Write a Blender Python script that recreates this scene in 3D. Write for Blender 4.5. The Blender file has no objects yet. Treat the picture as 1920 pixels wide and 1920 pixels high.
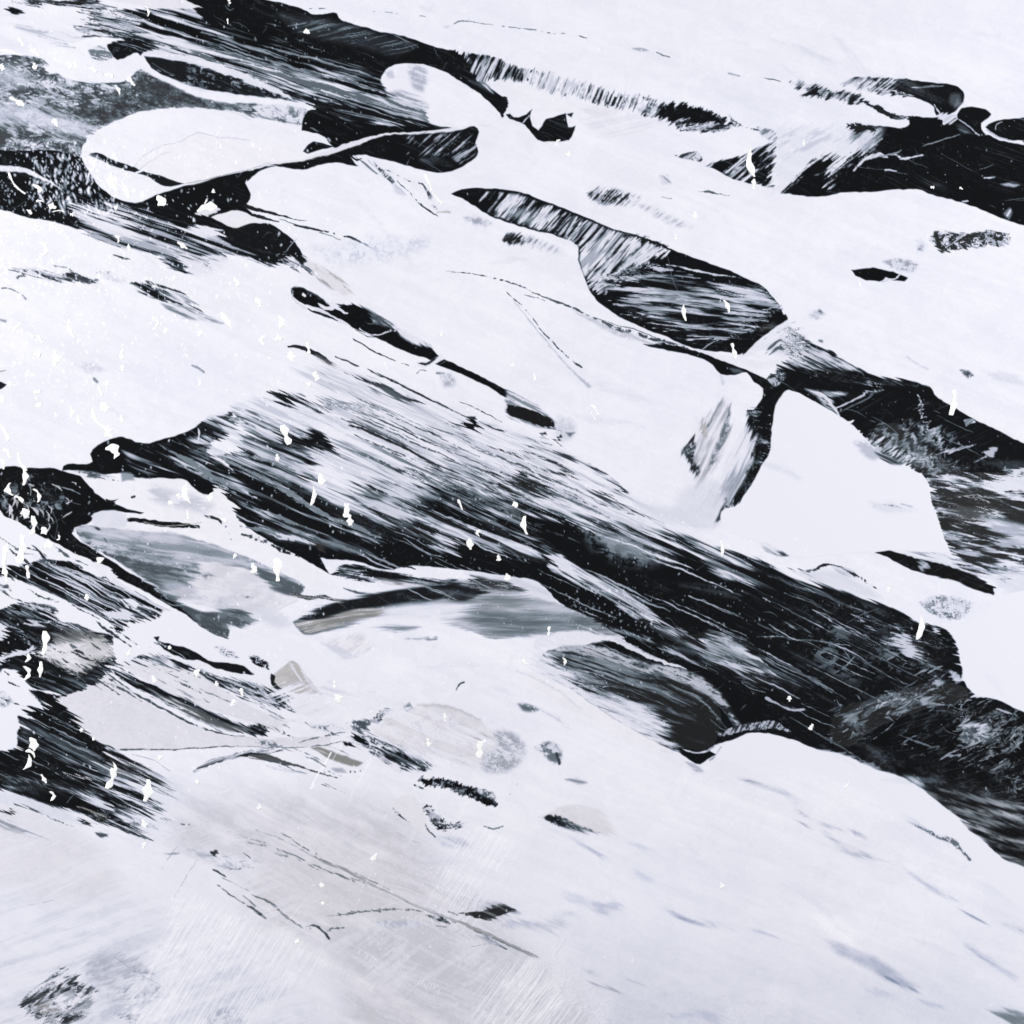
import bpy, math, random
import numpy as np
from mathutils import Vector

PX = 0.0005            # metres of painting per photograph pixel
ZC = 0.56              # height of the frame centre above the panel's foot
scene = bpy.context.scene

# ---------------------------------------------------------------- camera
cam = bpy.data.cameras.new('camera'); cam.lens = 100; cam.sensor_width = 36; cam.sensor_fit = 'HORIZONTAL'
cam.clip_start = .05; cam.clip_end = 60
co = bpy.data.objects.new('camera', cam); scene.collection.objects.link(co)
co.location = (0, -0.96 * 100 / 36, ZC); co.rotation_euler = (math.radians(90), 0, 0)
scene.camera = co

# ---------------------------------------------------------------- world: a dim studio
w = bpy.data.worlds.new('World'); scene.world = w; w.use_nodes = True
bg = w.node_tree.nodes['Background']; bg.inputs[0].default_value = (.86, .9, 1, 1); bg.inputs[1].default_value = .04

# ---------------------------------------------------------------- copy-stand lamps, far enough round that the varnish does not mirror them
def area(name, loc, target, size, power, col=(1, 1, 1)):
    l = bpy.data.lights.new(name, 'AREA'); l.shape = 'RECTANGLE'; l.size = size[0]; l.size_y = size[1]
    l.energy = power; l.color = col
    o = bpy.data.objects.new(name, l); scene.collection.objects.link(o)
    o.location = loc
    o.rotation_euler = (Vector(target) - Vector(loc)).to_track_quat('-Z', 'Y').to_euler()
area('softbox_lamp', (-2.2, -1.9, ZC + .46), (0, 0, ZC + .05), (1.2, 1.2), 76, (1, .995, .985))
area('softbox_lamp', (2.3, -1.9, ZC + .26), (0, 0, ZC + .1), (1.2, 1.2), 74, (.985, .99, 1))

vs = scene.view_settings
vs.view_transform = 'Standard'; vs.look = 'None'; vs.gamma = 1; vs.exposure = 0; vs.use_curve_mapping = False
scene.render.resolution_x = scene.render.resolution_y = 1024

# ---------------------------------------------------------------- the paint surface: pigment field on a fine grid
RNG = np.random.RandomState(7)
TAB = RNG.rand(512, 512).astype(np.float32)
_seed = [0]

def vn(u, v, seed=0):
    """smooth value noise, 0..1"""
    u = u + seed * 17.37; v = v + seed * 5.91
    iu = np.floor(u); iv = np.floor(v)
    fu = (u - iu).astype(np.float32); fv = (v - iv).astype(np.float32)
    iu = iu.astype(np.int32) & 511; iv = iv.astype(np.int32) & 511
    fu = fu * fu * (3 - 2 * fu); fv = fv * fv * (3 - 2 * fv)
    ju = (iu + 1) & 511; jv = (iv + 1) & 511
    a = TAB[iu, iv]; b = TAB[ju, iv]; c = TAB[iu, jv]; d = TAB[ju, jv]
    a = a + (b - a) * fu; c = c + (d - c) * fu
    return a + (c - a) * fv

def cdf(n, s):
    return 1 / (1 + np.exp(-(n - .5) / (s * .56)))

def streak(x, y, ang, ln, wd, seed, warp=1.0):
    a = math.radians(ang); ca, sa = math.cos(a), math.sin(a)
    u = x * ca + y * sa; v = -x * sa + y * ca
    v = v + warp * (14 * (vn(u / 160, v / 120, seed + 3) - .5) + 3.2 * (vn(u / 34, v / 26, seed + 4) - .5))
    n = (.36 * vn(u / ln, v / wd, seed) + .30 * vn(u / (ln * .8), v / (wd * .42), seed + 1)
         + .20 * vn(u / (ln * .45), v / (wd * .2), seed + 2) + .14 * vn(u / (ln * .12), v / (wd * .5), seed + 5))
    return cdf(n, .125)

def grain(x, y, sc, seed):
    x = x + sc * 1.6 * (vn(x / (sc * 1.7), y / (sc * 1.7), seed + 7) - .5) + sc * .8 * (vn(x / (sc * .6), y / (sc * .6), seed + 11) - .5)
    y = y + sc * 1.6 * (vn(x / (sc * 1.5), y / (sc * 1.5), seed + 8) - .5) + sc * .8 * (vn(x / (sc * .6), y / (sc * .6), seed + 12) - .5)
    p = .84 * x + .54 * y; q = -.54 * x + .84 * y; p2 = .42 * x - .91 * y; q2 = .91 * x + .42 * y
    n = (.30 * vn(p / (sc * 3.2), q / (sc * 2.4), seed) + .30 * vn(p2 / sc, q2 / sc, seed + 1)
         + .22 * vn(p / (sc * .48), q / (sc * .48), seed + 2) + .18 * vn(p2 / (sc * .26), q2 / (sc * .26), seed + 3))
    return cdf(n, .115)

def smooth(t):
    t = np.clip(t, 0, 1); return t * t * (3 - 2 * t)

def parse(s):
    if isinstance(s, str):
        return np.array([[float(q) for q in p.split(',')] for p in s.split()], np.float64)
    return np.array(s, np.float64)

def curve(p, closed=True):
    """centripetal Catmull-Rom through the points; sharp turns stay corners"""
    n = len(p); out = []
    rng = range(n) if closed else range(n - 1)
    for i in rng:
        p0, p1, p2, p3 = (p[(i - 1) % n] if closed or i > 0 else p[0]), p[i], p[(i + 1) % n], (p[(i + 2) % n] if closed or i + 2 < n else p[-1])
        d = np.linalg.norm(p2 - p1)
        def tan(a, b, c):
            v1 = b - a; v2 = c - b; l1 = np.linalg.norm(v1) + 1e-6; l2 = np.linalg.norm(v2) + 1e-6
            if np.dot(v1, v2) / (l1 * l2) < .15: return None
            return (v1 / l1 + v2 / l2) * .5
        m1 = tan(p0, p1, p2); m2 = tan(p1, p2, p3)
        dr = (p2 - p1) / (d + 1e-6)
        m1 = dr * d if m1 is None else m1 * d
        m2 = dr * d if m2 is None else m2 * d
        k = int(max(2, min(6, d / 9)))
        for j in range(k):
            t = j / k; t2 = t * t; t3 = t2 * t
            out.append((2 * t3 - 3 * t2 + 1) * p1 + (t3 - 2 * t2 + t) * m1 + (-2 * t3 + 3 * t2) * p2 + (t3 - t2) * m2)
    if not closed: out.append(p[-1])
    return np.array(out, np.float32)

def seg_dist(px, py, P, closed=True):
    d = np.full(px.shape, 1e9, np.float32)
    n = len(P)
    for i in range(n if closed else n - 1):
        ax, ay = P[i]; bx, by = P[(i + 1) % n]
        ex, ey = bx - ax, by - ay
        q = ex * ex + ey * ey + 1e-9
        t = np.clip(((px - ax) * ex + (py - ay) * ey) / q, 0, 1)
        dd = (px - ax - t * ex) ** 2 + (py - ay - t * ey) ** 2
        np.minimum(d, dd, out=d)
    return np.sqrt(d)

def inside(px, py, P):
    r = np.zeros(px.shape, bool); n = len(P)
    for i in range(n):
        ax, ay = P[i]; bx, by = P[(i + 1) % n]
        if ay == by: continue
        c = (ay > py) != (by > py)
        r ^= c & (px < (bx - ax) * (py - ay) / (by - ay) + ax)
    return r

class Field:
    def __init__(s, xs, ys):
        s.xs = xs.astype(np.float32); s.ys = ys.astype(np.float32)
        X, Y = np.meshgrid(s.xs, s.ys)
        s.X, s.Y = X, Y
        # the wobble of real paint edges
        s.WX = X + 3.6 * (vn(X / 30, Y / 30, 91) - .5) + 2.0 * (vn(X / 9, Y / 9, 92) - .5)
        s.WY = Y + 3.6 * (vn(X / 30, Y / 30, 93) - .5) + 2.0 * (vn(X / 9, Y / 9, 94) - .5)
        s.L = np.full(X.shape, .915, np.float32)
        s.T = np.zeros(X.shape, np.float32)
        s.ID = np.zeros(X.shape, np.int32)
        s.parts = [('white_paint_coat', None)]
        s.H = np.zeros(X.shape, np.float32)

    def box(s, P, m):
        x0, y0 = P.min(0) - m; x1, y1 = P.max(0) + m
        i0, i1 = np.searchsorted(s.xs, [x0, x1]); j0, j1 = np.searchsorted(s.ys, [y0, y1])
        return slice(j0, j1), slice(i0, i1)

    def sdf(s, sl, P):
        px = s.WX[sl]; py = s.WY[sl]
        if px.size == 0: return px
        if px.size > 60000 and len(P) > 12:
            k = 6
            cx, cy = px[::k, ::k], py[::k, ::k]
            cd = seg_dist(cx, cy, P)
            d = np.repeat(np.repeat(cd, k, 0), k, 1)[:px.shape[0], :px.shape[1]].copy()
            st = max(float(s.X[sl][0, 1] - s.X[sl][0, 0]), float(s.Y[sl][1, 0] - s.Y[sl][0, 0]))
            near = d < (26 + k * st * 2.2)
            d[near] = seg_dist(px[near], py[near], P)
        else:
            d = seg_dist(px, py, P)
        ins = inside(px, py, P)
        return np.where(ins, d, -d)

    def tex(s, sl, kw, sd):
        x = s.X[sl]; y = s.Y[sl]
        if kw.get('gr'):
            n = grain(x, y, kw['gr'], sd)
            if kw.get('ang') is not None:
                n = .6 * n + .4 * streak(x, y, kw['ang'], kw.get('ln', 60), kw.get('wd', 9), sd)
                n = cdf(n, .22)
            return n
        return streak(x, y, kw.get('ang', 24), kw.get('ln', 120), kw.get('wd', 6), sd, kw.get('warp', 1))

    def put(s, sl, a, L, kw, sd):
        """blend pigment; with cov, streaks of Lw cover that share of the area"""
        T = kw.get('T', 0.)
        if kw.get('onblack'):
            a = a * np.clip((.42 - s.L[sl]) * 6, 0, 1)
        if kw.get('wisp'):
            wa = kw.get('wang', 22)
            n = .62 * streak(s.X[sl], s.Y[sl], wa, kw.get('wl', 46), kw.get('ww', 7), sd + 21, 1.2) + .38 * grain(s.X[sl], s.Y[sl], 6, sd + 22)
            k = kw['wisp']; a = a * (1 - k + k * 1.5 * smooth(n * 1.5 - .25 + .5 * (a - .6)))
            a = np.clip(a, 0, 1)
        if kw.get('hat'):
            an = math.radians(kw['hat']); sp = kw.get('sp', 5.)
            u = s.X[sl] * math.cos(an) + s.Y[sl] * math.sin(an); v = -s.X[sl] * math.sin(an) + s.Y[sl] * math.cos(an)
            tot = 0
            for lay, (spk, pr) in enumerate(((sp, .62), (sp * .63, .45), (sp * 2.7, .8))):
                vv = v / spk + (u / 900) * (lay - 1); ix = np.floor(vv).astype(np.int32)
                jit = TAB[(ix * 7 + sd) & 511, (lay * 31 + sd) & 511]
                dv = np.abs(vv - ix - .25 - .5 * jit) * spk
                on = vn(u / 55, ix * 3.7, sd + lay) * .7 + vn(u / 9, ix * 1.9, sd + 5 + lay) * .3
                wdt = .55 + .55 * TAB[(ix * 3 + 9) & 511, (sd + lay) & 511]
                tot = np.maximum(tot, smooth(1.3 - dv / wdt) * smooth((on - (1 - pr)) * 6))
            a = a * tot
        if kw.get('cov') is not None:
            n = s.tex(sl, kw, sd)
            cov = kw['cov']
            if isinstance(cov, (tuple, list)):
                c0, c1, ax, ay, bx, by = cov
                t = ((s.X[sl] - ax) * (bx - ax) + (s.Y[sl] - ay) * (by - ay)) / ((bx - ax) ** 2 + (by - ay) ** 2)
                cov = c0 + (c1 - c0) * np.clip(t, 0, 1)
            so = kw.get('soft', .35) * 1.1
            big = .28 * (vn(s.X[sl] / 70, s.Y[sl] / 45, sd + 9) - .5) + .16 * (vn(s.X[sl] / 22, s.Y[sl] / 16, sd + 10) - .5)
            cov = np.clip(cov + big * np.minimum(1, 4 * cov * (1 - cov) + .15), 0, 1)
            c = smooth((n - (1 - cov)) / so + cov)
            if kw.get('over'):              # only the streaks themselves are laid down
                a = a * c; val = kw.get('Lw', .86)
            else:
                Lw = kw.get('Lw', .86)
                if L < .35 and Lw > .45:          # thin films let the black through
                    th = streak(s.X[sl], s.Y[sl], kw.get('ang') or 24, kw.get('ln', 90) * .7, kw.get('wd', 6) * 1.7, sd + 31)
                    Lw = Lw - .20 * smooth(1.1 - th * 1.7) * (1 - .5 * (np.mean(cov) > .7)) + .03
                val = L + (Lw - L) * c
        else:
            val = L
        al = a * kw.get('al', 1.)
        s.L[sl] += (val - s.L[sl]) * al
        s.T[sl] += (T - s.T[sl]) * al
        if kw.get('h'): s.H[sl] += kw['h'] * al

    def mark(s, sl, a, part, label):
        s.parts.append((part, label))
        i = s.ID[sl]; i[a > .5] = len(s.parts) - 1

    def F(s, pts, L=.085, part=None, label=None, **kw):
        _seed[0] += 13; sd = _seed[0] % 400
        P = parse(pts)
        if not kw.get('sharp'): P = curve(P)
        P = P.astype(np.float32)
        e = kw.get('edge', 1.1); rag = kw.get('rag', 0)
        sl = s.box(P, e * 1.5 + rag + 6)
        if s.X[sl].size == 0: return
        d = s.sdf(sl, P)
        d0 = d
        if rag:
            n = streak(s.X[sl], s.Y[sl], kw.get('rang', kw.get('ang', 24)), kw.get('rln', 60), kw.get('rwd', 4), sd + 6)
            d = d + rag * (n * 2 - 1.2)
        a = smooth(d / (2 * e) + .5)
        if 4 <= e < 30 and kw.get('cov') is None and not part: kw.setdefault('wisp', .75)
        s.put(sl, a, L, kw, sd)
        if part: s.mark(sl, d0 > 0, part, label)

    def Ln(s, pts, w, L=.085, part=None, label=None, **kw):
        _seed[0] += 13; sd = _seed[0] % 400
        p = parse(pts); w = np.atleast_1d(np.array(w, np.float64))
        if len(w) != len(p): w = np.interp(np.linspace(0, 1, len(p)), np.linspace(0, 1, len(w)), w)
        C = curve(np.column_stack([p, w]), closed=False)
        e = kw.get('edge', .8)
        sl = s.box(C[:, :2], e + w.max() + 6)
        px = s.WX[sl]; py = s.WY[sl]
        if px.size == 0: return
        best = np.full(px.shape, -1e9, np.float32)
        for i in range(len(C) - 1):
            ax, ay, aw = C[i]; bx, by, bw = C[i + 1]
            ex, ey = bx - ax, by - ay
            t = np.clip(((px - ax) * ex + (py - ay) * ey) / (ex * ex + ey * ey + 1e-9), 0, 1)
            dd = (aw + (bw - aw) * t) / 2 - np.sqrt((px - ax - t * ex) ** 2 + (py - ay - t * ey) ** 2)
            np.maximum(best, dd, out=best)
        d = best
        rg = kw.get('rag', .28 * float(np.minimum(w.max(), 5)) if w.max() < 9 else 1.)
        d = d + rg * (vn(s.X[sl] / 7, s.Y[sl] / 7, sd) * 1.3 + vn(s.X[sl] / 2.6, s.Y[sl] / 2.6, sd + 1) * .7 - 1.05)
        if e >= 3:
            kw.setdefault('wisp', .85); kw.setdefault('wang', math.degrees(math.atan2(p[-1, 1] - p[0, 1], p[-1, 0] - p[0, 0])))
        a = smooth(d / (2 * e) + .5)
        if kw.get('dash'):
            n = cdf(.45 * vn(s.X[sl] / 17, s.Y[sl] / 17, sd + 1) + .3 * vn(s.X[sl] / 6, s.Y[sl] / 6, sd + 2) + .25 * vn(s.X[sl] / 2.8, s.Y[sl] / 2.8, sd + 3), .13)
            a = a * smooth((n - kw['dash']) / .3 + .5)
        s.put(sl, a, L, kw, sd)
        if part: s.mark(sl, best > 0, part, label)

    def _mask(s, pts, e):
        P = curve(parse(pts)).astype(np.float32)
        sl = s.box(P, e * 1.5 + 4)
        return sl, smooth(s.sdf(sl, P) / (2 * e) + .5)

    def _samp(s, sl, dx, dy, arr):
        fx = np.interp(s.X[sl] + dx, s.xs, np.arange(len(s.xs))); fy = np.interp(s.Y[sl] + dy, s.ys, np.arange(len(s.ys)))
        i = np.clip(fx.astype(np.int32), 0, len(s.xs) - 2); j = np.clip(fy.astype(np.int32), 0, len(s.ys) - 2)
        u = (fx - i).astype(np.float32); v = (fy - j).astype(np.float32)
        return (arr[j, i] * (1 - u) + arr[j, i + 1] * u) * (1 - v) + (arr[j + 1, i] * (1 - u) + arr[j + 1, i + 1] * u) * v

    def fray(s, pts, ang, amp, wd=3., e=20, ln=140, cross=.10, bias=0.):
        """drag the wet paint along the brush direction, each bristle by its own length"""
        _seed[0] += 13; sd = _seed[0] % 400
        sl, m = s._mask(pts, e)
        if m.size == 0: return
        a = math.radians(ang); ca, sa = math.cos(a), math.sin(a); x, y = s.X[sl], s.Y[sl]
        u = x * ca + y * sa; v = -x * sa + y * ca
        v = v + 10 * (vn(u / 170, v / 130, sd + 3) - .5) + 2.4 * (vn(u / 30, v / 24, sd + 4) - .5)
        n = (.30 * vn(u / ln, v / (wd * 4), sd) + .40 * vn(u / (ln * .8), v / wd, sd + 1) + .30 * vn(u / (ln * .5), v / (wd * .7), sd + 2) - .5 + bias) * 3.2
        c = (vn(u / 40, v / (wd * 2), sd + 5) - .5) * cross
        amp = amp * .5; D = amp * m * n; E = amp * m * c
        dx = D * ca - E * sa; dy = D * sa + E * ca
        L = s._samp(sl, dx, dy, s.L); T = s._samp(sl, dx, dy, s.T)
        s.L[sl] = L; s.T[sl] = T

    def smear(s, pts, ang, length, al=.6, e=20, k=7):
        """milky drag: average along the stroke"""
        sl, m = s._mask(pts, e)
        if m.size == 0: return
        a = math.radians(ang); ca, sa = math.cos(a), math.sin(a); acc = 0
        for q in range(k):
            t = (q / (k - 1) - .5) * length
            acc = acc + s._samp(sl, t * ca, t * sa, s.L)
        s.L[sl] += (acc / k - s.L[sl]) * m * al

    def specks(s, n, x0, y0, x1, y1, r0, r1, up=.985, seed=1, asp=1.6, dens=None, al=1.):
        """stamp specular glints of the varnish as near-white spots"""
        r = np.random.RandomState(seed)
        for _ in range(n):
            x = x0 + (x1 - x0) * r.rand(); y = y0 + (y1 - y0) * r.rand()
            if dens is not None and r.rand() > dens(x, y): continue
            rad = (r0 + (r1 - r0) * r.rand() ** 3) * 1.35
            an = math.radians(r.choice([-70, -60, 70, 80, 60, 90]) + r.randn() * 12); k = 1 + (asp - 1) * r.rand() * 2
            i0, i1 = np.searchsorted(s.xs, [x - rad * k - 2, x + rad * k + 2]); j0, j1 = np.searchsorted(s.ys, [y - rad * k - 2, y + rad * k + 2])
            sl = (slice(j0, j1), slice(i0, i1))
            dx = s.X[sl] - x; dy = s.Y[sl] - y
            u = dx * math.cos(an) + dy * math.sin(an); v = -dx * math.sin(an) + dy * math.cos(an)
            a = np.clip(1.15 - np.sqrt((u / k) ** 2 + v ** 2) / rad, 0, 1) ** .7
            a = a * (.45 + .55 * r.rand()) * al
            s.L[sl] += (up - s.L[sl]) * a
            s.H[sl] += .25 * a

    def rgb(s):
        L = np.clip(s.L - .028 * (1 - s.L) ** 6, .03, 1); T = np.where((s.T > 0), s.T * (1 - .3 * np.clip((L - .72) * 10, 0, 1)), s.T)
        m = np.clip(4 * L * (1 - L), 0, 1) ** 1.3
        m = np.where(L > .5, m, m ** 1.4)
        b = 1 - np.clip(T, -1, 1)
        hi = np.clip((L - .6) * 4, 0, 1)
        up = np.clip((L - .5) * 4, 0, 1)
        R = L - .050 * m * b + .005 * T
        G = L - (.006 + .022 * up) * m * b - .003 * hi - .006 * np.clip(T, 0, 1) * hi
        B = L + (.034 + .014 * up) * m * b + .018 * hi - .001 * T * hi + .006 * (L < .3) - .004 * T * m
        return np.clip(np.stack([R, G, B], -1), 0, 1)
def paint(f):
    F, Ln = f.F, f.Ln
    BK = 'black_paint_stroke'; GR = 'grey_paint_smear'; WH = 'white_paint_pool'; WM = 'pale_paint_wash'
    # ---- faint life in the white coat
    X, Y = f.X, f.Y
    f.L += .016 * (vn(X / 190, Y / 120, 60) - .5) + .010 * (streak(X, Y, 24, 260, 40, 61) - .5)
    # pale washes under the lower part
    F('300,1500 480,1490 640,1500 760,1540 830,1640 900,1700 1000,1790 1100,1850 1200,1920 1200,2090 600,2090 640,1850 480,1740 430,1640 330,1590', .815, edge=45, T=.7, cov=.35, Lw=.895, ang=28, ln=240, wd=30, soft=1., part=WM, label='large pale grey paint wash')
    F('-170,1480 0,1500 120,1540 200,1600 230,1680 120,1700 0,1660 -170,1640', .84, edge=30, T=1, al=.7)
    F('-170,1700 60,1690 260,1700 420,1760 560,1860 640,2090 -170,2090', .83, edge=60, T=-.1, al=.75, cov=.5, Lw=.9, ang=-18, ln=140, wd=16, soft=1.)
    F('480,1560 600,1570 800,1690 960,1790 1000,1800 900,1790 760,1730 640,1720 540,1730 490,1660', .83, edge=10, T=.8, al=.6)
    F('600,1748 760,1740 900,1750 985,1790 1040,1850 1090,1940 900,1960 800,1900 700,1840 640,1800', .80, edge=16, T=.5, al=.8, cov=.35, Lw=.88, ang=-35, ln=60, wd=12, soft=1)
    F('1060,1740 1300,1760 1600,1800 1920,1880 2090,2090 1200,2090 1100,1880', .865, edge=80, T=-.2, al=.7)  # pigment darkened here and below for the light falling off at the bottom
    F('1100,1860 1300,1870 1500,1900 1700,2090 1200,2090', .84, edge=40, T=0, al=.6)

    # =================== UPPER LEFT
    F('-170,-160 20,-60 60,10 110,28 180,25 150,70 100,88 60,95 -170,80', .86, edge=14, cov=.75, Lw=.9, ang=14, soft=.8)
    F('25,2 60,-2 180,2 215,12 190,18 140,20 90,12 40,6', cov=.4, ang=9, ln=60, wd=4, rag=4)
    F('13,18 20,14 38,17 50,25 30,27 17,24', .09, part=BK)
    F('180,25 215,19 300,15 340,16 378,13 440,-10 480,-60 520,20 620,60 700,100 740,160 800,205 830,235 770,225 640,205 568,190 500,165 400,125 300,96 262,84 235,66 200,50', cov=(.52, .38, 200, 40, 700, 200), ang=17, ln=170, wd=7, soft=.3, part=BK, label='long dry-brushed black stroke streaked with white')
    F('145,34 180,25 250,30 262,60 250,74 200,68 150,62', cov=.55, ang=9, ln=50, wd=4, rag=9)
    F('10,40 60,50 120,62 160,70 150,76 60,66', .6, al=.5, edge=3, cov=.6, ang=9, ln=50)
    # solid black upper band, runs off the top
    F('345,0 300,-60 200,-165 700,-165 600,-40 640,23 700,54 770,72 830,92 868,99 915,103 910,130 890,136 915,160 940,180 952,192 950,205 943,216 923,198 902,177 865,153 826,130 792,120 756,119 730,125 717,140 714,158 725,170 690,157 600,127 500,97 440,72 400,48 372,25', .09, part=BK, label='solid black upper stroke hooking around the white oval')
    F('500,-165 2090,-165 2090,60 900,95 830,88 770,70 700,52 635,33 632,24 605,26 582,25 575,20 530,7 480,-4 400,-40', .915, edge=1, al=1, part=WH, label='broad plain white area along the top')
    F('345,-1 300,-60 180,-120 120,-60 190,-5 235,4 270,12 340,16 380,13', .88, T=.5, part=WM, label='small pale patch at the top edge')
    F('380,40 520,60 640,110 760,150 740,165 600,125 480,92', cov=.16, ang=15, ln=120, wd=4, Lw=.7, edge=8)
    F('520,25 600,35 700,60 780,85 760,100 660,85 560,60', .2, cov=.30, ang=-14, ln=60, wd=4, Lw=.6, edge=8, al=.8)
    Ln('480,82 560,102 640,125 720,152', [1, 4, 3, 1], .7, cov=.6, ang=15, al=.7)
    Ln('380,60 460,85 540,112', [2, 5, 1], .72, cov=.6, ang=16, al=.7)
    for q in ((400, 96, 520, 130, 6), (430, 112, 600, 168, 9), (520, 140, 700, 196, 12), (300, 84, 420, 120, 7), (560, 128, 740, 182, 7), (640, 170, 800, 216, 9), (600, 165, 740, 205, 8)):
        Ln([(q[0], q[1]), ((q[0] + q[2]) / 2 + 4, (q[1] + q[3]) / 2 - 3), (q[2], q[3])], [1, q[4], 1], .84, cov=.7, ang=17, Lw=.4, rag=2)
    F('500,165 560,178 620,190 700,208 770,225 720,222 640,215 590,206 570,190', .1, rag=6, ang=17, cov=.15)
    # second lot: grey granular field
    F('-170,95 0,104 78,109 122,146 195,156 234,153 258,128 286,142 364,174 500,188 575,205 570,235 500,224 400,208 300,210 220,228 170,256 152,296 0,283 -170,280', .22, cov=.50, gr=4.5, ang=12, ln=30, Lw=.82, soft=.75, part=GR, label='mottled grey granular smear at the upper left')
    F('240,140 300,150 400,185 480,192 440,205 330,205 250,215 190,232 150,205 210,190', .15, cov=.34, gr=4, Lw=.72, soft=.7, edge=16, al=.8)
    F('-170,180 0,190 60,200 120,212 185,240 165,262 80,246 0,232 -170,230', .80, edge=13, rag=10, cov=.8, gr=8, Lw=.84, soft=1., al=.85)
    F('-20,120 40,128 70,150 30,165 -20,160', .78, edge=14, al=.7, cov=.6, gr=7)
    F('480,190 540,196 570,205 568,235 520,226 480,215', .4, cov=.7, gr=6, edge=4)
    # between ribbons
    F('270,106 300,108 380,125 450,142 505,160 545,180 555,190 500,185 440,176 380,165 320,146 285,126', .12, cov=.22, gr=5, ang=16, part=BK, label='narrow black stroke between two white ribbons')
    Ln('262,102 286,98 338,108 390,120 442,138 500,163 545,184', [2, 9, 13, 15, 15, 12, 6], .85, rag=3, cov=.85, Lw=.88, ang=17)
    Ln('262,118 300,143 338,160 377,176 442,186 510,190 556,196', [5, 10, 13, 14, 15, 13, 8], .915, edge=2.4, part=WH, label='thin white ribbon of paint')
    F('86,125 94,110 118,88 155,83 168,104 182,114 208,115 224,113 250,104 263,107 271,122 255,135 240,151 203,156 160,151 135,143 115,136 94,138', .915, part=WH, label='wavy white pool with glints modelled on it')
    F('200,86 224,75 247,68 300,91 281,94 263,104 260,99 221,113 208,99', .1, cov=.12, gr=4, part=BK)
    F('166,95 185,86 205,95 214,110 180,112 170,106', .45, cov=.5, ang=15, ln=30, wd=3, edge=2)
    Ln('154,68 200,69 243,68', [1.5, 2.5, 1], .13)
    Ln('95,82 140,86', [2, 5], .6, edge=3, cov=.5, ang=5)

    # black band on the left
    F('-170,268 0,281 152,294 200,330 260,360 400,330 520,311 492,320 470,330 460,345 469,365 464,381 452,386 470,398 480,419 430,432 400,425 330,428 250,420 155,430 104,417 52,408 0,393 -170,350', .09, part=BK, label='glossy black pool below the white oval')
    Ln('-60,315 0,316 50,322 90,340 120,360', [6, 12, 9, 4, 1], .88, edge=1.5, part=WH)
    F('120,380 260,386 350,412 420,440 500,474 580,500 500,494 440,480 400,490 355,514 290,482 230,465 165,442 150,425', .1, cov=(.62, .45, 150, 400, 500, 480), ang=20, ln=170, wd=5.5, soft=.3, rag=4, part=BK, label='combed black and white streaks at the left')
    F('255,385 300,368 350,352 440,345 464,380 430,392 405,405 380,412 355,426 300,408', .09)
    F('400,438 430,426 450,421 480,419 506,420 527,430 543,443 555,458 569,480 574,490 553,487 522,492 480,479 440,462', .1, cov=.07, ang=20, Lw=.5, part=BK, label='rounded black blob with fine scratches')
    F('395,407 415,400 443,393 470,404 505,417 470,420 437,427 417,417', .89, T=.4, part=WH)
    F('352,426 390,423 422,437 411,442 378,435', .9)
    F('365,400 380,388 400,385 412,392 398,404 375,402', .86, T=.3, rag=2)
    Ln('450,384 480,393 520,402 576,414', [9, 7, 4, 1], .1)
    Ln('470,402 500,410 524,416', [4, 6, 1], .1)
    Ln('525,410 565,422 600,432', [1, 2, 1], .4)
    Ln('540,416 590,431 650,444 702,466', [2, 4, 4.5, 1.5], .12, dash=.3)
    Ln('600,437 640,450', [2, 1], .45)
    F('530,484 575,482 582,500 590,518 570,510 550,502', .12, cov=.4, ang=35, rag=5, ln=40)
    Ln('522,492 548,455 556,448', [1.5, 1.2], .7)
    F('590,470 660,455 720,448 800,452 780,470 700,488 620,490', .72, gr=6, cov=.55, Lw=.9, soft=1, edge=18, al=.75, T=-.5)

    # big white oval pool W2
    F('154,287 161,263 182,245 221,224 273,208 338,203 404,204 456,213 500,230 532,240 566,245 589,250 610,258 627,267 640,277 610,288 558,303 506,309 443,325 390,338 338,351 299,364 260,380 219,372 187,351 167,323 154,299', .915, part=WH, label='large oval white pool with a black bar in it', h=.5)
    F('252,312 300,274 340,262 365,250 420,257 500,262 600,284 506,307 443,323 338,347 300,330', .915, T=.45, edge=2)
    Ln('252,312 270,292 300,274 338,264 352,256 370,249 400,256 470,262', 1.3, .79)
    Ln('262,318 285,300 300,290 320,284', 1, .8)
    Ln('420,208 450,216 470,224', 1.6, .82)
    F('167,290 172,286 208,299 250,315 273,323 300,329 338,342 345,345 323,349 302,346 276,331 234,320 198,307', .12, part=BK, label='slim black bar lying in the white oval')
    Ln('246,330 262,322 280,316', [2, 3, 1], .93)
    Ln('250,333 265,336 275,330', [5, 4, 1], .9)
    Ln('340,345 390,337 443,323 506,307', 1, .5)
    # black B2 oval, B4 pod, thin white line
    F('567,232 573,214 584,206 620,203 700,212 800,230 845,241 770,252 714,256 662,272 627,276 610,258 590,250 566,245', .085, part=BK, label='rounded black stroke end beside the white pool')
    F('620,203 700,212 800,230 830,238 760,238 700,232 640,222', .1, cov=.22, ang=16, ln=90)
    F('570,284 579,271 589,266 605,268 627,274 605,279 579,287', .09, part=BK, label='pointed black eye shape')
    F('480,320 511,310 566,302 626,287 662,274 714,256 780,252 870,243 890,236 898,248 891,271 897,286 891,297 865,312 829,323 792,318 740,305 704,294 675,289 657,294 673,312 626,305 597,310 568,318 540,315 506,311 480,326 464,342 462,330', .09, part=BK, label='black leaf-shaped pod with pale scratches')
    F('765,255 885,245 885,265 870,285 800,290 765,290', .1, cov=.32, ang=-42, ln=70, wd=4.5, Lw=.75, edge=5, warp=.3)
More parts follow.
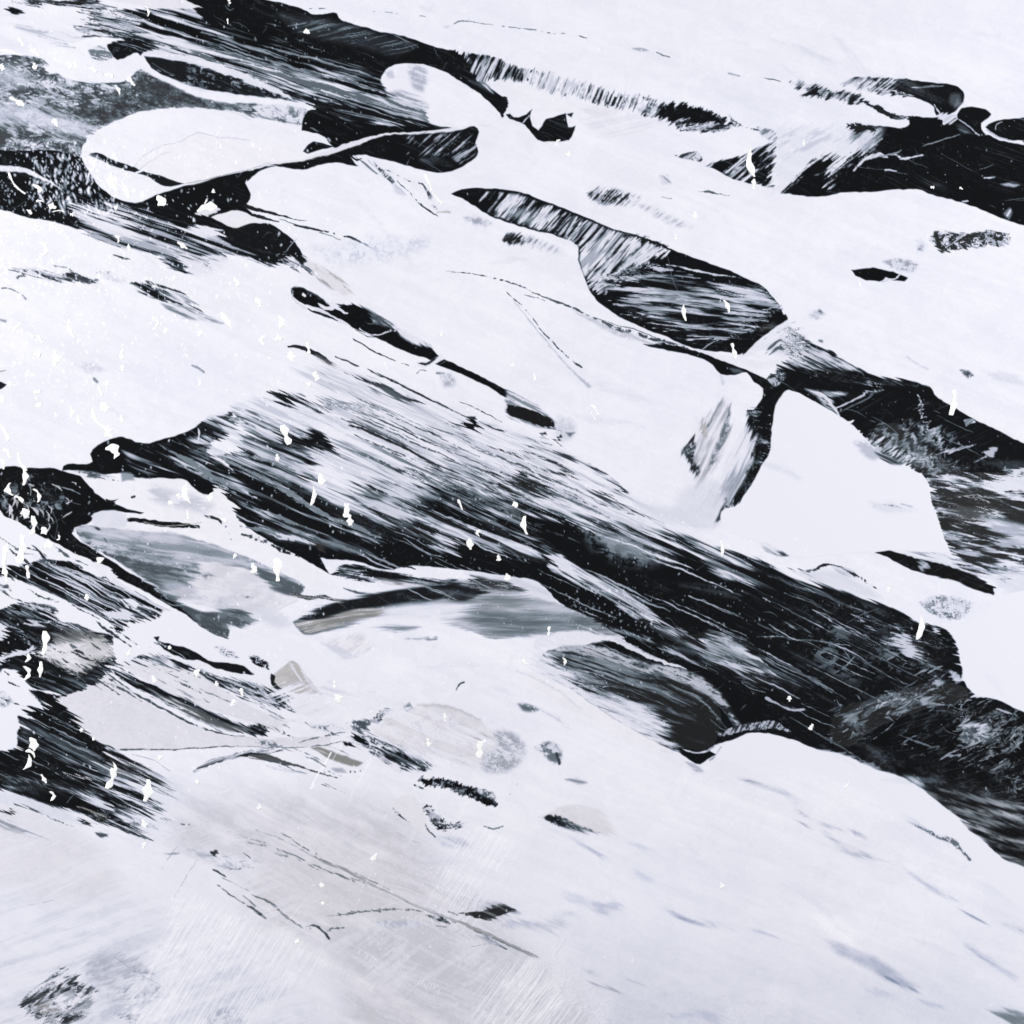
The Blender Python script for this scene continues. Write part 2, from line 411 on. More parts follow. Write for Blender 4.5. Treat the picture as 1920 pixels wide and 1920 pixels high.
    F('840,290 893,272 895,290 860,305', .1, cov=.3, ang=-35, ln=60, wd=4.5, Lw=.7, edge=3, warp=.3)
    Ln('492,310 530,304 558,301 610,287 662,271 714,253 766,250 845,242 886,236 923,233 943,219', [2, 3, 4, 9, 9, 4.5, 3.5, 2.5, 2, 1.2, 1], .88, T=.3, part='white_paint_line', label='thin raised white line crossing the black pods')
    Ln('515,309 560,303 610,291 655,279 680,271', 1, .25, T=1)
    # O1 white oval
    F('714,156 717,140 730,125 756,119 792,120 826,130 865,153 902,177 923,198 944,217 923,230 870,234 826,238 798,229 803,213 787,198 753,187 727,169', .915, edge=1.3, part=WH, label='egg-shaped white pool at the end of the black stroke', h=.4)
    F('770,123 795,125 800,150 792,170 775,165 768,140', .66, edge=8, al=.75)
    F('722,135 735,130 740,145 728,148', .72, edge=4, al=.6)
    F('740,172 800,196 800,225 770,215 725,190', .55, cov=.7, ang=17, edge=8, al=.8, ln=60)
    # light dashes on the top white
    Ln('580,15 612,16', 2, .5, dash=.4); Ln('700,20 722,23 745,26', 1.6, .65, dash=.4); Ln('788,29 798,31', 2, .6)
    Ln('850,46 866,38 880,40 925,46', [1.4, 2.2, 1.6, 1], .42, dash=.2); Ln('868,40 880,36', 1, .6)
    Ln('940,47 970,52 1000,56 1030,62 1062,64 1100,71', 1.9, .45, dash=.45)
    F('1186,90 1200,89 1215,96 1200,97', .7, edge=2); Ln('1230,99 1255,106', 2, .45, dash=.4)
    Ln('1368,137 1386,142', 2.5, .6, edge=2); Ln('1432,147 1445,149 1462,154', [1, 2, 1], .35)
    Ln('835,52 850,48', 3, .75, edge=3)
    F('785,8 810,5 815,20 790,22', .86, edge=8, al=.6)

    # comb band
    F('868,99 915,103 950,117 985,130 1010,133 1010,160 985,155 950,150 920,148 905,155 885,135', .09, cov=.42, ang=-66, ln=60, wd=5, Lw=.82, warp=.4, part=BK, label='black band raked with short white teeth')
    F('985,130 1010,133 1080,150 1140,168 1165,175 1240,190 1262,200 1262,234 1235,222 1150,200 1100,190 1040,178 985,156', .15, cov=(.82, .6, 990, 140, 1240, 210), ang=-68, ln=40, wd=4.5, Lw=.885, warp=.4, rag=5, part=BK, label='faint raked band fading into white')
    F('1195,206 1225,215 1240,196 1258,193 1320,204 1345,217 1388,236 1355,246 1310,245 1262,236 1240,224', .09, rag=5, ang=-50, rln=30, part=BK, label='short black streak with feathered ends')
    F('1262,226 1310,228 1380,236 1355,247 1310,246 1262,238', .12, cov=.55, ang=-12, ln=50, wd=4)
    Ln('1365,215 1385,235 1410,243 1435,250 1455,258', [1, 2, 2, 4, 8], .35, dash=.35)
    F('1420,240 1455,248 1455,262 1430,258', .5, cov=.6, ang=-30, ln=20, wd=4, edge=3)
    F('948,150 985,158 1040,180 1100,195 1060,215 1010,200 965,185 930,165', .915, edge=8, T=.3)
    F('880,150 915,160 925,175 905,165', .3, cov=.4, edge=4, ang=40)
    F('950,178 952,192 950,207 943,218 935,195 940,180', .1, rag=2)
    F('950,214 958,212 964,221 975,222 990,215 999,205 995,222 999,236 1010,243 1025,225 1060,214 1062,228 1064,240 1079,237 1067,264 1025,265 1008,262 985,235 970,228 957,222', .09, part=BK, label='small black bird-shaped dab', sharp=True)
    Ln('980,232 994,218', 1.6, .85)
    F('1062,216 1075,213 1070,222', .12)
    F('1088,206 1110,200 1160,203 1155,222 1110,220', .86, T=1, edge=5, al=.7)
    F('1090,222 1170,215 1250,232 1200,250 1120,255', .88, T=.3, edge=10, cov=.6, Lw=.91, ang=-12)
    F('1265,290 1310,286 1318,303 1290,300', .2, cov=.5, ang=-32, ln=26, wd=4, warp=.3)
    F('1318,311 1398,289 1420,277 1452,264 1449,330 1446,354 1392,341 1372,333 1340,318', .09, cov=.42, ang=-40, ln=60, wd=7, warp=.5, part=BK, label='black triangle broken by slanting white streaks')
    F('1098,362 1115,356 1155,354 1200,370 1190,384 1150,382 1125,382 1108,370', .12, cov=(.1, .8, 1100, 365, 1195, 375), ang=-42, ln=40, wd=5, edge=5, rag=3, part=GR)
    F('1195,385 1215,385 1250,402 1300,425 1270,425 1220,402', .6, cov=.7, ang=-40, ln=30, wd=4, edge=6, al=.6)
    F('1235,330 1250,328 1258,342 1245,345', .6, edge=4, cov=.4, ang=40); Ln('1310,359 1330,360 1345,364 1368,369', [1, 4, 2, .8], .35)
    Ln('1240,369 1258,372', 2, .7)

    # =================== LEAF L1
    F('845,365 857,357 884,353 936,354 989,365 1041,385 1106,411 1158,430 1184,437 1255,466 1340,497 1413,529 1443,550 1459,571 1476,600 1441,626 1400,655 1387,665 1367,662 1314,656 1273,645 1249,632 1210,617 1184,605 1148,584 1119,561 1106,542 1093,516 1083,485 1083,458 1041,443 950,417 910,401 876,378', .088, part=BK, label='large black leaf shape raked with white')
    F('885,358 940,360 989,371 1060,398 1106,416 1184,443 1240,466 1190,480 1165,505 1130,530 1098,522 1085,485 1085,460 1041,440 950,413 912,398', .09, cov=(.22, .72, 890, 370, 1120, 460), ang=-50, ln=70, wd=6, warp=.5, edge=3)
    F('940,385 990,392 1040,400 1010,420 960,408', .4, cov=.6, ang=-48, ln=30, wd=4, edge=6, al=.6)
    F('1180,443 1200,440 1258,468 1250,478 1215,490 1190,520 1150,545 1118,547 1102,528 1140,515 1165,490', .12, cov=.74, ang=-38, ln=80, wd=7, Lw=.86, rag=6, part=WH, label='feathery white lick across the black leaf')
    Ln('1188,440 1230,458 1262,470', [4, 8, 3], .09)
    F('1135,530 1200,503 1290,515 1370,535 1440,560 1458,580 1420,605 1390,640 1330,638 1260,622 1200,592 1150,565', .09, cov=.46, ang=6, ln=90, wd=8, Lw=.80, rag=16, rang=6, soft=.55)
    F('1300,500 1340,502 1410,532 1440,552 1400,550 1340,530', .09, cov=.2, ang=14)
    Ln('1250,497 1320,510 1380,520', [1, 4, 1], .6, cov=.5, ang=10)
    Ln('1215,500 1240,508 1260,507', [2, 5, 1], .78, rag=2)
    F('1330,530 1380,537 1420,547 1452,566 1440,568 1400,556 1350,545', .72, cov=.7, Lw=.85, ang=14, ln=80, wd=5, edge=4, rag=6)
    F('1400,640 1440,600 1475,590 1478,602 1450,622 1415,650 1392,665', .09)
    F('1425,620 1445,605 1455,600 1440,618', .2, T=1.5, edge=5)
    Ln('1314,657 1376,617 1410,598 1460,573', 1.6, .8); Ln('1400,612 1462,580', 1.2, .55)
    F('943,450 950,441 980,437 1000,446 1015,455 985,456 955,460', .1, edge=3, cov=(.2, .85, 950, 448, 1005, 450), ang=-52, ln=26, wd=4, rag=3, part=GR)
    F('985,440 1020,452 1060,475 1020,470 990,458', .6, cov=.7, edge=8, al=.6, ang=-48, ln=20, wd=4)
    F('870,408 895,408 920,418 900,425', .55, cov=.6, gr=4, edge=6, al=.7)

    # small scraps between pod and leaf
    Ln('665,292 690,312 730,340', [2, 6, 2], .5, cov=.5, ang=38, Lw=.9)
    Ln('655,290 672,300 680,297', [3, 4, 1], .12)
    F('702,303 718,318 730,330 740,341 736,345 722,334 710,318', .14, cov=.35, ang=-48, ln=20, wd=4, edge=2)
    F('735,345 750,352 756,368 745,365', .8, edge=5, al=.8)
    Ln('745,340 770,365 800,392 822,406', [1, 2.5, 3.5, 1], .16, dash=.25)
    Ln('722,318 760,336 790,345 802,358 808,370 812,376', [1, 1, 1.5, 5, 8, 2], .3, cov=.4, ang=-45, ln=20, wd=3)
    Ln('690,300 740,345 760,368', 1, .7); Ln('812,385 818,392', 4, .4, cov=.5, ang=-40); Ln('820,399 843,399', [2, 4], .7, T=1.5, edge=2)

    # =================== UPPER RIGHT
    F('1480,152 1506,154 1550,167 1587,174 1618,183 1622,196 1602,198 1566,187 1540,184 1501,183 1524,171 1482,162', .12, cov=.6, ang=-42, ln=30, wd=5, warp=.4, rag=2, part=BK, label='thin scratched black sliver')
    F('1498,182 1510,176 1520,169 1530,167 1534,174 1545,180 1520,180', .1)
    Ln('1610,186 1640,200 1665,213 1690,220 1712,222', [4, 9, 10, 8, 8], .11, rag=3, cov=.2, ang=20, ln=20)
    F('1575,156 1602,146 1680,149 1732,152 1785,160 1805,171 1809,183 1801,198 1787,211 1771,219 1757,219 1752,200 1732,190 1714,183 1654,178 1632,173 1600,165', .1, cov=(.85, .05, 1590, 155, 1710, 170), ang=-38, ln=60, wd=6, warp=.4, part=BK, label='black tongue with a streaked white tail')
    Ln('1636,171 1654,170 1680,174 1712,180', [1, 2, 3, 1], .86)
    F('1782,178 1800,176 1804,195 1790,202 1780,192', .45, cov=.4, Lw=.7, ang=-60, ln=20, edge=5, al=.6)  # gloss reflection on the black tongue, drawn as a grey patch
    Ln('1710,165 1750,160 1770,160', [2, 3, 1], .45, cov=.5, ang=-8)
    F('1462,361 1482,341 1503,320 1524,297 1545,286 1566,262 1585,236 1618,234 1654,237 1696,239 1705,232 1704,222 1716,217 1751,222 1771,222 1800,222 1811,237 1837,253 1862,252 1884,260 1920,264 2090,280 2090,540 1920,424 1897,417 1850,396 1785,375 1745,365 1717,355 1654,359 1589,361 1524,370', .088, part=BK, label='broad black mass at the upper right edge')
    F('1446,356 1450,262 1462,245 1520,234 1590,234 1640,240 1658,250 1645,262 1620,290 1590,300 1565,335 1553,347 1560,318 1572,300 1558,290 1535,293 1500,322 1470,352', .88, cov=.93, Lw=.89, ang=-35, ln=60, wd=7, rag=13, rang=-38, soft=.8, T=0, part=WH, label='swirled white veil over the black mass')
    F('1462,248 1560,240 1600,262 1540,290 1480,300 1460,280', .76, cov=.72, Lw=.89, ang=-20, ln=40, wd=6, edge=14, al=.6)
    F('1600,238 1660,240 1655,256 1620,285 1600,270', .35, cov=.6, Lw=.82, ang=-38, ln=40, wd=6, edge=6, al=.8)
    F('1590,234 1620,235 1650,238 1640,246 1600,244', .1, rag=4)
    Ln('1600,320 1620,300 1650,290 1665,296', [2, 6, 8, 3], .72, cov=.6, ang=-35)
    Ln('1530,330 1560,318 1600,306', [1, 1.5], .7); Ln('1730,274 1765,262 1800,252', [1, 2.5, 1], .6); Ln('1635,296 1680,288 1690,282', [1, 3, 1], .6)
    Ln('1675,288 1690,297 1705,296 1730,290', [2, 4, 3, 4], .55, cov=.5, ang=-20); Ln('1600,312 1650,318 1700,326', 1, .4)
    Ln('1660,320 1680,321', 3, .8); F('1876,345 1890,343 1912,349 1900,352', .7, edge=2)
    Ln('1805,378 1815,376', 3, .8); Ln('1845,333 1865,332', 3, .5, cov=.5, ang=0); F('1882,400 1893,390 1898,398 1892,414', .5, edge=3, cov=.5, ang=-60)
    Ln('1884,375 1925,372', 1.2, .4)
    F('1757,219 1770,213 1790,213 1800,217 1788,226 1775,234 1765,229', .8, cov=.7, ang=-35, ln=30, wd=4, rag=3)
    Ln('1752,195 1762,210 1768,222', [1, 3, 4], .86, cov=.7, ang=60)
    F('1792,232 1820,235 1835,252 1800,245', .3, cov=.4, ang=20, edge=4, al=.7)
    F('1789,214 1795,205 1803,199 1826,196 1856,201 1866,213 1856,227 1846,233 1848,246 1862,257 1920,272 1920,266 1870,250 1848,238 1846,230 1862,226 1920,216 2000,205 1990,170 1830,180', .915)
    F('1795,213 1803,204 1826,200 1850,206 1859,215 1851,223 1840,231 1841,242 1849,252 1831,255 1811,237 1798,226', .09, part=BK, label='glossy black knob shape')
    Ln('1796,222 1812,233 1836,254', [1, 2, 3], .7)
    F('1848,238 1862,229 1920,222 2090,200 2090,270 1920,263 1890,262 1868,254', .09, part=BK, label='black lens at the right edge')
    Ln('1866,244 1869,234 1880,229', 1.5, .8); Ln('1850,243 1870,256 1895,262', [2, 3, 1], .75)
    F('1742,445 1750,436 1800,438 1860,433 1896,437 1893,458 1850,462 1790,472 1765,473 1752,460', .11, cov=(.25, .62, 1760, 450, 1885, 450), gr=5, rag=3, Lw=.85, edge=1.5, part=GR, label='short rough black dab with speckled end')
    Ln('1772,464 1815,438', 1.6, .85); F('1722,462 1730,462 1732,470 1722,471', .35, edge=5, al=.8); F('1715,450 1725,445 1740,460 1730,470', .8, edge=6, al=.5)
    F('1655,490 1690,485 1722,496 1710,511 1690,508 1670,500', .62, edge=4, gr=6, cov=.5, Lw=.85, part=GR)
    F('1596,506 1634,501 1675,509 1702,522 1697,528 1670,523 1654,527 1623,526 1602,516', .085, sharp=True, part=BK, label='small black lens shape alone on white')
    Ln('1650,528 1662,522 1680,522 1690,512', [2, 6, 2, 2], .88, rag=1.5)
    F('1515,590 1538,580 1545,590 1530,600', .75, edge=6, al=.7); Ln('1536,583 1540,586', 5, .4, edge=3); Ln('1537,638 1541,640', 5, .45, edge=3)
    F('1800,694 1815,695 1824,704 1815,709', .3, edge=3, gr=3, cov=.3); Ln('1700,670 1738,692', 3, .82, edge=4); F('1840,695 1880,700 1920,712 1920,720 1870,715', .84, edge=6, al=.7)

    # =================== RIGHT MIDDLE MASS
    F('1432,722 1445,700 1470,690 1494,662 1478,612 1511,636 1545,654 1566,667 1615,693 1654,708 1706,713 1732,720 1743,725 1753,740 1785,761 1824,785 1863,803 1920,831 2090,920 2090,1190 1920,1110 1880,1085 1840,1062 1800,1048 1781,1036 1761,984 1745,938 1736,899 1693,871 1654,852 1628,826 1607,805 1576,782 1545,764 1498,736 1480,731 1469,738 1456,759 1449,779 1446,826 1440,855 1427,876 1414,902 1400,923 1385,945 1360,957 1370,920 1392,880 1402,840 1400,800 1403,779 1416,764 1429,746', .09, part=BK, label='wide black mass at the right with smoky white marks')
    F('1462,690 1490,660 1478,614 1511,638 1545,656 1566,669 1612,695 1560,700 1500,690', .12, cov=.58, ang=26, ln=90, wd=7, Lw=.8, soft=.5, edge=3)
    F('1550,655 1562,660 1570,670 1555,668', .1)
    F('1480,690 1560,700 1640,712 1700,716 1735,726 1660,725 1570,715', .1, cov=.25, ang=9, ln=120, wd=4, Lw=.6)
    F('1432,722 1445,702 1462,692 1475,700 1465,720 1445,728', .2, cov=.5, gr=5, Lw=.75, edge=3)
    F('1510,728 1550,735 1590,738 1560,745 1570,775 1545,762 1530,742', .15, cov=.5, ang=30, ln=50, wd=5, edge=4)
    Ln('1515,730 1545,742 1560,760 1572,778', [1, 5, 6, 3], .78, cov=.7, ang=40)
    Ln('1565,765 1610,745 1660,725', [2, 3, 2], .72, cov=.6, ang=-26, ln=60, wd=3); Ln('1572,772 1620,750 1650,732', [1, 2, 1], .5)
    F('1540,735 1580,738 1586,742 1556,743', .6, edge=3, cov=.6, ang=8)
    F('1590,790 1640,765 1700,745 1760,760 1790,800 1720,800 1650,800', .09, cov=.1, ang=-30, ln=40, wd=4, Lw=.6)
    F('1650,798 1680,793 1700,805 1730,830 1770,862 1800,882 1760,893 1700,872 1655,846 1628,826', .12, cov=.52, ang=38, ln=50, wd=9, Lw=.70, soft=.8, rag=8, edge=5, part=GR, label='smoky grey veil on the black mass')
    F('1630,828 1650,815 1690,845 1715,860 1700,872 1655,850', .1, cov=.5, ang=-38, ln=30, wd=5, Lw=.82, warp=.4, edge=3)
    F('1700,790 1730,800 1760,805 1790,815 1780,840 1755,835 1730,825', .1, cov=.35, gr=7, Lw=.7, edge=8)
    Ln('1722,740 1730,765 1732,785 1745,805 1770,835 1778,858', [2, 4, 3, 6, 5, 1], .6, cov=.5, gr=4)
    Ln('1730,862 1770,850 1810,840 1830,832', [1, 2, 5, 1], .72, cov=.6, ang=-20); Ln('1780,850 1800,838 1815,835', [1, 3, 1], .7)
    F('1847,848 1858,842 1871,838 1868,850 1860,860 1850,855', .75, rag=2, edge=2); Ln('1820,868 1850,857', [1, 4], .7)
    F('1805,790 1824,785 1830,792 1810,800', .5, cov=.5, ang=-35)
    F('1736,895 1790,880 1830,885 1880,885 1930,880 2090,920 2090,1190 1920,1110 1880,1085 1840,1062 1781,1036 1761,984 1745,938', .09, cov=.46, ang=9, ln=60, wd=10, Lw=.86, soft=.5, warp=1.8, rag=8, edge=3, part=GR, label='torn black and white paint at the right edge')
    F('1745,900 1800,905 1830,925 1790,945 1752,940', .12, cov=.4, ang=14, ln=40, wd=7, edge=5)
    F('1780,930 1850,922 1870,955 1850,990 1800,985 1775,960', .12, cov=.34, gr=9, ang=8, T=.5, edge=14, rag=10, al=.8)
    F('1845,902 1880,888 1930,882 2000,885 2000,925 1880,922', .88, cov=.85, ang=-4, ln=80, wd=5, rag=7, rang=-4, edge=2)
    F('1840,980 1880,975 1930,990 1930,1020 1880,1005', .85, edge=5, cov=.7, ang=12, al=.8)
    F('1850,1075 1890,1070 1930,1080 1930,1140 1900,1120', .88, edge=8, cov=.8, ang=30)
    F('1641,1035 1654,1032 1693,1041 1732,1049 1785,1062 1830,1078 1857,1095 1864,1106 1864,1116 1824,1104 1798,1091 1745,1078 1696,1065 1680,1054', .095, part=BK, label='black dagger-shaped stroke', T=.4)
    F('1692,1033 1720,1032 1770,1040 1830,1062 1900,1085 1870,1088 1820,1075 1760,1052', .14, cov=.5, ang=14, ln=50, wd=7, soft=.5)
    Ln('1695,1040 1740,1050 1790,1062 1835,1078', [3, 5, 5, 2], .86, cov=.8, ang=15)
    F('1722,1055 1735,1052 1745,1065 1728,1072', .65, cov=.5, ang=-30, edge=3)
    F('1725,1128 1745,1118 1770,1118 1825,1130 1805,1158 1765,1158 1740,1145', .42, cov=.62, gr=3.4, Lw=.86, soft=.6, edge=4, part=GR)
    # black sweep under the leaf
    F('1205,645 1249,644 1283,650 1328,662 1354,676 1380,686 1406,697 1440,712 1450,726 1432,732 1415,718 1400,702 1377,703 1351,700 1335,683 1288,665 1236,654', .09, part=BK, label='thin black stroke curving under the leaf')
    F('1365,690 1385,692 1395,700 1375,699', .35, edge=3)
    Ln('1249,645 1300,655 1350,670 1400,680 1440,684 1468,672 1482,640', [2, 4, 9, 14, 14, 10, 6], .895, T=.2, part=WH, label='white ribbon below the leaf')
    F('1387,670 1420,640 1455,612 1478,600 1482,616 1460,640 1440,652 1400,668', .89, part=WH)
    F('1436,652 1465,618 1482,608 1510,640 1500,668 1462,670 1440,660', .35, cov=.62, ang=-34, ln=60, wd=6, Lw=.86, edge=6, rag=9, rang=-34)
    Ln('1448,665 1475,650 1507,638', 1.2, .8)
    # white pool W4 tip on the sweep
    F('1380,705 1400,700 1415,716 1432,728 1428,748 1416,764 1403,779 1398,800 1378,800 1365,760', .915)
    Ln('1352,702 1358,718', [3, 8], .78, edge=4, al=.6)

    # thin drawn lines on the centre white
    Ln('835,509 900,515 950,528 990,543 1040,565 1080,580 1130,605 1200,628 1250,642 1290,655', [1, 2, 2.6, 2.2, 2.6, 3, 6, 7, 5, 4], .28, dash=.25)
    Ln('1075,582 1110,600 1150,618 1200,636 1240,646', [2, 10, 12, 10, 4], .72, edge=4, al=.7, cov=.3, ang=22, T=.4)
    Ln('1120,598 1180,615 1230,632', [1, 1.6, 1], .4, T=.5); Ln('985,555 1010,558 1026,565', 2, .5, dash=.3)
    Ln('950,548 985,580 1020,625 1060,665 1092,690', [1, 2, 2, 2.6, 3.5], .25, dash=.2)
    Ln('962,562 1000,610 1050,670 1090,710 1106,724', [1, 1.5, 3, 4, 6], .74, edge=2, cov=.4, ang=48, ln=50, wd=3)
    # white area W3 + feather
    F('1278,842 1283,838 1302,808 1328,776 1350,752 1356,743 1367,761 1373,790 1362,840 1345,870 1325,900 1318,930 1300,925 1304,900 1290,872', .62, cov=.62, ang=-62, ln=90, wd=7, T=.3, soft=.8, Lw=.89, edge=2, part=GR, label='grey feather-shaped smear')
    F('1280,842 1300,822 1304,845 1300,860 1312,880 1308,896 1290,872', .12, cov=.4, ang=-20, ln=25, wd=6, edge=1.5)
    Ln('1352,752 1335,785 1315,815', [1, 1.5, 2], .35); Ln('1316,798 1323,814', 11, .68, T=.9, edge=4)
    F('1365,770 1373,790 1368,810 1352,840 1338,868 1328,875 1340,840 1352,810', .35, cov=.55, gr=4, Lw=.8, edge=3, al=.85)
    F('1398,800 1414,815 1414,860 1400,895 1380,925 1362,955 1345,985 1290,985 1320,940 1350,890 1378,830', .60, cov=.66, ang=-62, ln=110, wd=7, Lw=.89, soft=.9, edge=4, part=GR, label='streaked grey smear beside the white triangle')
    F('1400,770 1425,765 1448,790 1446,826 1440,855 1424,880 1402,920 1392,915 1408,870 1412,820', .09, cov=.22, ang=10, ln=20, wd=5, Lw=.75, rag=6, rang=5, rln=20)
    F('1280,915 1340,900 1360,940 1345,985 1300,985 1260,960', .87, edge=14, cov=.7, ang=-60, al=.8)
    F('1355,935 1400,943 1392,956 1362,948', .15, cov=.45, ang=22, ln=30, wd=3)
    F('1350,958 1358,945 1352,975 1342,975', .2, edge=2)
    F('1480,731 1498,736 1545,764 1576,782 1607,805 1628,826 1654,852 1693,871 1736,899 1745,938 1761,984 1781,1036 1700,1034 1640,1034 1560,1040 1500,1045 1440,1020 1400,1010 1355,985 1352,960 1385,945 1400,923 1414,902 1427,876 1440,855 1446,826 1449,779 1456,759 1469,738', .915, part=WH, label='large angular white piece between black strokes', h=.5)
    Ln('1448,795 1450,775 1458,755 1468,740', 1.6, .45, T=2, al=.5)
    F('1600,828 1625,825 1650,850 1640,862 1610,845', .7, edge=8, al=.7); F('1640,846 1680,862 1690,870 1655,866', .25, cov=.4, ang=30, edge=3)
    Ln('1640,948 1670,949 1690,953', [3, 4, 1], .5, edge=3); Ln('1690,945 1710,950', 2, .65, edge=2); F('1630,940 1700,948 1720,960 1650,958', .87, edge=8)
    F('1415,995 1430,1012 1460,1028 1479,1041 1465,1043 1432,1030', .2, cov=(.9, .1, 1425, 1010, 1475, 1040), ang=28, edge=3)
    Ln('1418,990 1432,1012 1455,1022', [1, 1.4, 1], .3)
    Ln('1372,962 1400,985 1412,1005', 1, .78, T=.5)

    # =================== LEFT MIDDLE small
    F('18,506 50,503 100,512 150,520 183,527 150,529 90,525 45,513', .2, cov=.62, ang=13, ln=70, wd=4, rag=3)
    F('112,513 130,512 155,517 183,525 180,528 150,524', .11, rag=2); Ln('42,506 60,507 90,521 110,526', [3, 4, 3, 2], .15, dash=.2); Ln('102,498 120,500 140,512', 2, .4, dash=.3)
    Ln('32,522 50,516', [3, 4], .2, dash=.3); Ln('3,541 20,543 34,549', [2, 3, 1], .4); Ln('42,553 50,560', 3, .5, edge=2)
    Ln('185,512 210,510', 3, .6, dash=.4); F('190,512 240,525 240,530 200,522', .75, edge=4, al=.6, cov=.5)
    F('245,533 265,529 310,540 345,556 374,581 350,574 320,566 285,558 265,546', .1, cov=.36, ang=29, ln=90, wd=5, rag=4, warp=.4, part=BK, label='small raked black dab on the left white field')
    F('305,570 340,574 380,590 420,605 370,600 330,590', .5, cov=.7, ang=22, edge=4, ln=60); Ln('270,527 300,535 345,550', [3, 5, 2], .13, dash=.3)
    F('295,484 325,486 350,500 368,512 355,513 325,500', .1, cov=.3, ang=28, ln=60); F('370,494 380,493 395,500 378,500', .12); Ln('212,478 235,485', [2, 5], .1)
    F('-60,712 0,716 13,720 3,730 -60,740', .12, part=BK); Ln('0,695 12,694', 1.5, .5); Ln('0,600 10,602', 4, .6, edge=2)
    Ln('360,685 372,690 382,698', 3, .55, edge=2, dash=.3); F('140,680 190,690 195,700 160,698', .78, edge=8, al=.6)
    Ln('176,710 182,716', 4, .5, edge=2); F('340,492 420,470 420,500 360,515', .88, edge=8)

    # =================== TEAR SHAPE T1
    F('575,486 600,498 640,522 662,547 668,553 640,549 610,535 592,512', .62, T=.7, cov=.6, ang=36, ln=50, wd=5, Lw=.86, edge=3, part=GR, label='taupe translucent streak')
    Ln('545,542 553,538 571,541 597,555 623,574', [1, 1, 2, 2, 1], .5)
    F('545,542 553,539 571,541 597,555 623,574 640,574 631,570 662,570 688,579 714,602 740,618 766,634 798,641 818,662 829,670 857,686 896,704 949,730 980,748 1020,785 1042,802 1030,805 1000,790 975,768 923,729 870,705 818,683 803,673 753,656 706,632 675,620 649,605 620,589 597,576 571,571 553,561 546,550', .085, part=BK, label='long tapering black stroke like a tadpole')
    F('690,580 720,596 745,615 720,612 700,600', .3, cov=.6, ang=38, ln=30, wd=4, edge=3); F('740,612 790,636 812,650 780,645 745,625', .6, cov=.6, ang=30, edge=3, Lw=.88)
    Ln('546,562 549,552 546,542', [1, 1.5, 1], .85); Ln('550,545 548,560 575,580 600,590', [1, 1.5, 1.5, 1], .8)
    Ln('597,568 608,577 622,577 632,574', [2, 7, 6, 3], .89); Ln('622,570 636,578 645,585 652,586', [9, 6, 4, 3], .89); Ln('590,575 615,592 660,614', [2, 8, 2], .88, cov=.8, ang=35)
    Ln('675,615 690,625 708,627 725,623 746,617', [2, 2.5, 2.5, 2.5, 2], .88); Ln('668,618 690,631 712,630', [1.2, 1.6, 1], .3)
    F('782,675 800,678 820,668 828,663 835,672 815,682 800,690 785,684', .89); Ln('785,680 800,683 812,675 822,668', [1, 5, 4, 2], .18); Ln('828,672 815,680', [1, 4], .9)
    Ln('568,552 571,554', 5, .9)
    Ln('578,580 605,590 632,601', [3, 6, 1], .11); Ln('820,700 832,702', [4, 5], .3, edge=2); Ln('782,700 790,693 800,695', 2, .6)
    Ln('970,742 1000,760 1023,775', [3, 2, 1], .15); F('825,700 850,705 855,722 835,725', .7, edge=6, gr=4, cov=.5)

    # =================== BIG DIAGONAL MASS M
    F('169,850 182,834 203,824 232,820 255,829 281,831 312,821 344,813 370,800 385,790 430,805 470,815 520,832 545,815 570,803 600,808 620,825 615,850 590,862 575,880 565,900 600,930 680,960 700,945 740,950 790,908 850,915 900,925 960,930 1010,942 1060,962 1132,980 1200,990 1275,1004 1340,1028 1420,1048 1472,1077 1550,1096 1618,1122 1662,1135 1732,1171 1753,1174 1777,1182 1787,1195 1798,1223 1805,1255 1813,1288 1837,1304 1868,1312 1920,1335 2090,1420 2090,1760 1920,1624 1884,1610 1850,1579 1816,1555 1805,1540 1772,1511 1732,1480 1701,1458 1641,1441 1576,1411 1532,1404 1506,1395 1459,1380 1420,1372 1367,1388 1340,1396 1330,1408 1342,1414 1325,1424 1314,1434 1275,1413 1200,1380 1150,1345 1100,1312 1050,1278 1012,1240 1025,1222 1070,1212 1100,1208 1132,1199 1171,1197 1132,1174 1085,1147 1049,1130 1028,1106 997,1087 950,1080 870,1069 792,1061 756,1060 740,1068 701,1061 662,1051 636,1049 600,1046 618,1075 571,1049 519,1024 480,1002 448,966 430,933 417,914 391,928 370,920 352,902 312,897 260,897 221,886 182,891 167,886 130,882 118,884 120,874 170,868 174,865', .088, part=BK, label='huge black diagonal stroke running down to the right')
    # left streaks
    F('230,845 330,830 400,812 520,835 600,870 600,930 700,965 740,1000 700,1035 600,1025 520,1000 440,930 350,890 250,880', .09, cov=.30, ang=23, ln=190, wd=8, Lw=.80, soft=.4, edge=6)
    F('270,835 330,830 420,840 480,860 420,860 340,850', .09, cov=.15, ang=22)
    for q in ((300, 835, 420, 905, 7), (400, 855, 500, 900, 6), (365, 880, 480, 935, 9), (470, 880, 600, 960, 8), (500, 905, 640, 985, 7), (440, 845, 560, 885, 6), (330, 870, 440, 925, 4), (590, 960, 720, 1010, 8), (480, 955, 560, 985, 8), (560, 1000, 680, 1040, 6), (450, 985, 540, 1010, 6)):
        Ln([(q[0], q[1]), (.5 * q[0] + .5 * q[2], .5 * q[1] + .5 * q[3] - 2), (q[2], q[3])], [1, q[4], 1.5], .78, cov=.75, ang=25, Lw=.5, rag=2.5)
    F('480,985 560,1005 680,1030 700,1045 600,1020 500,1003', .3, cov=.3, Lw=.6, ang=16, edge=6)
    Ln('488,990 520,1003 560,1012 590,1022', [3, 9, 9, 2], .84, rag=2); F('590,1020 605,1022 610,1038 598,1035', .2, T=1.5, edge=5)
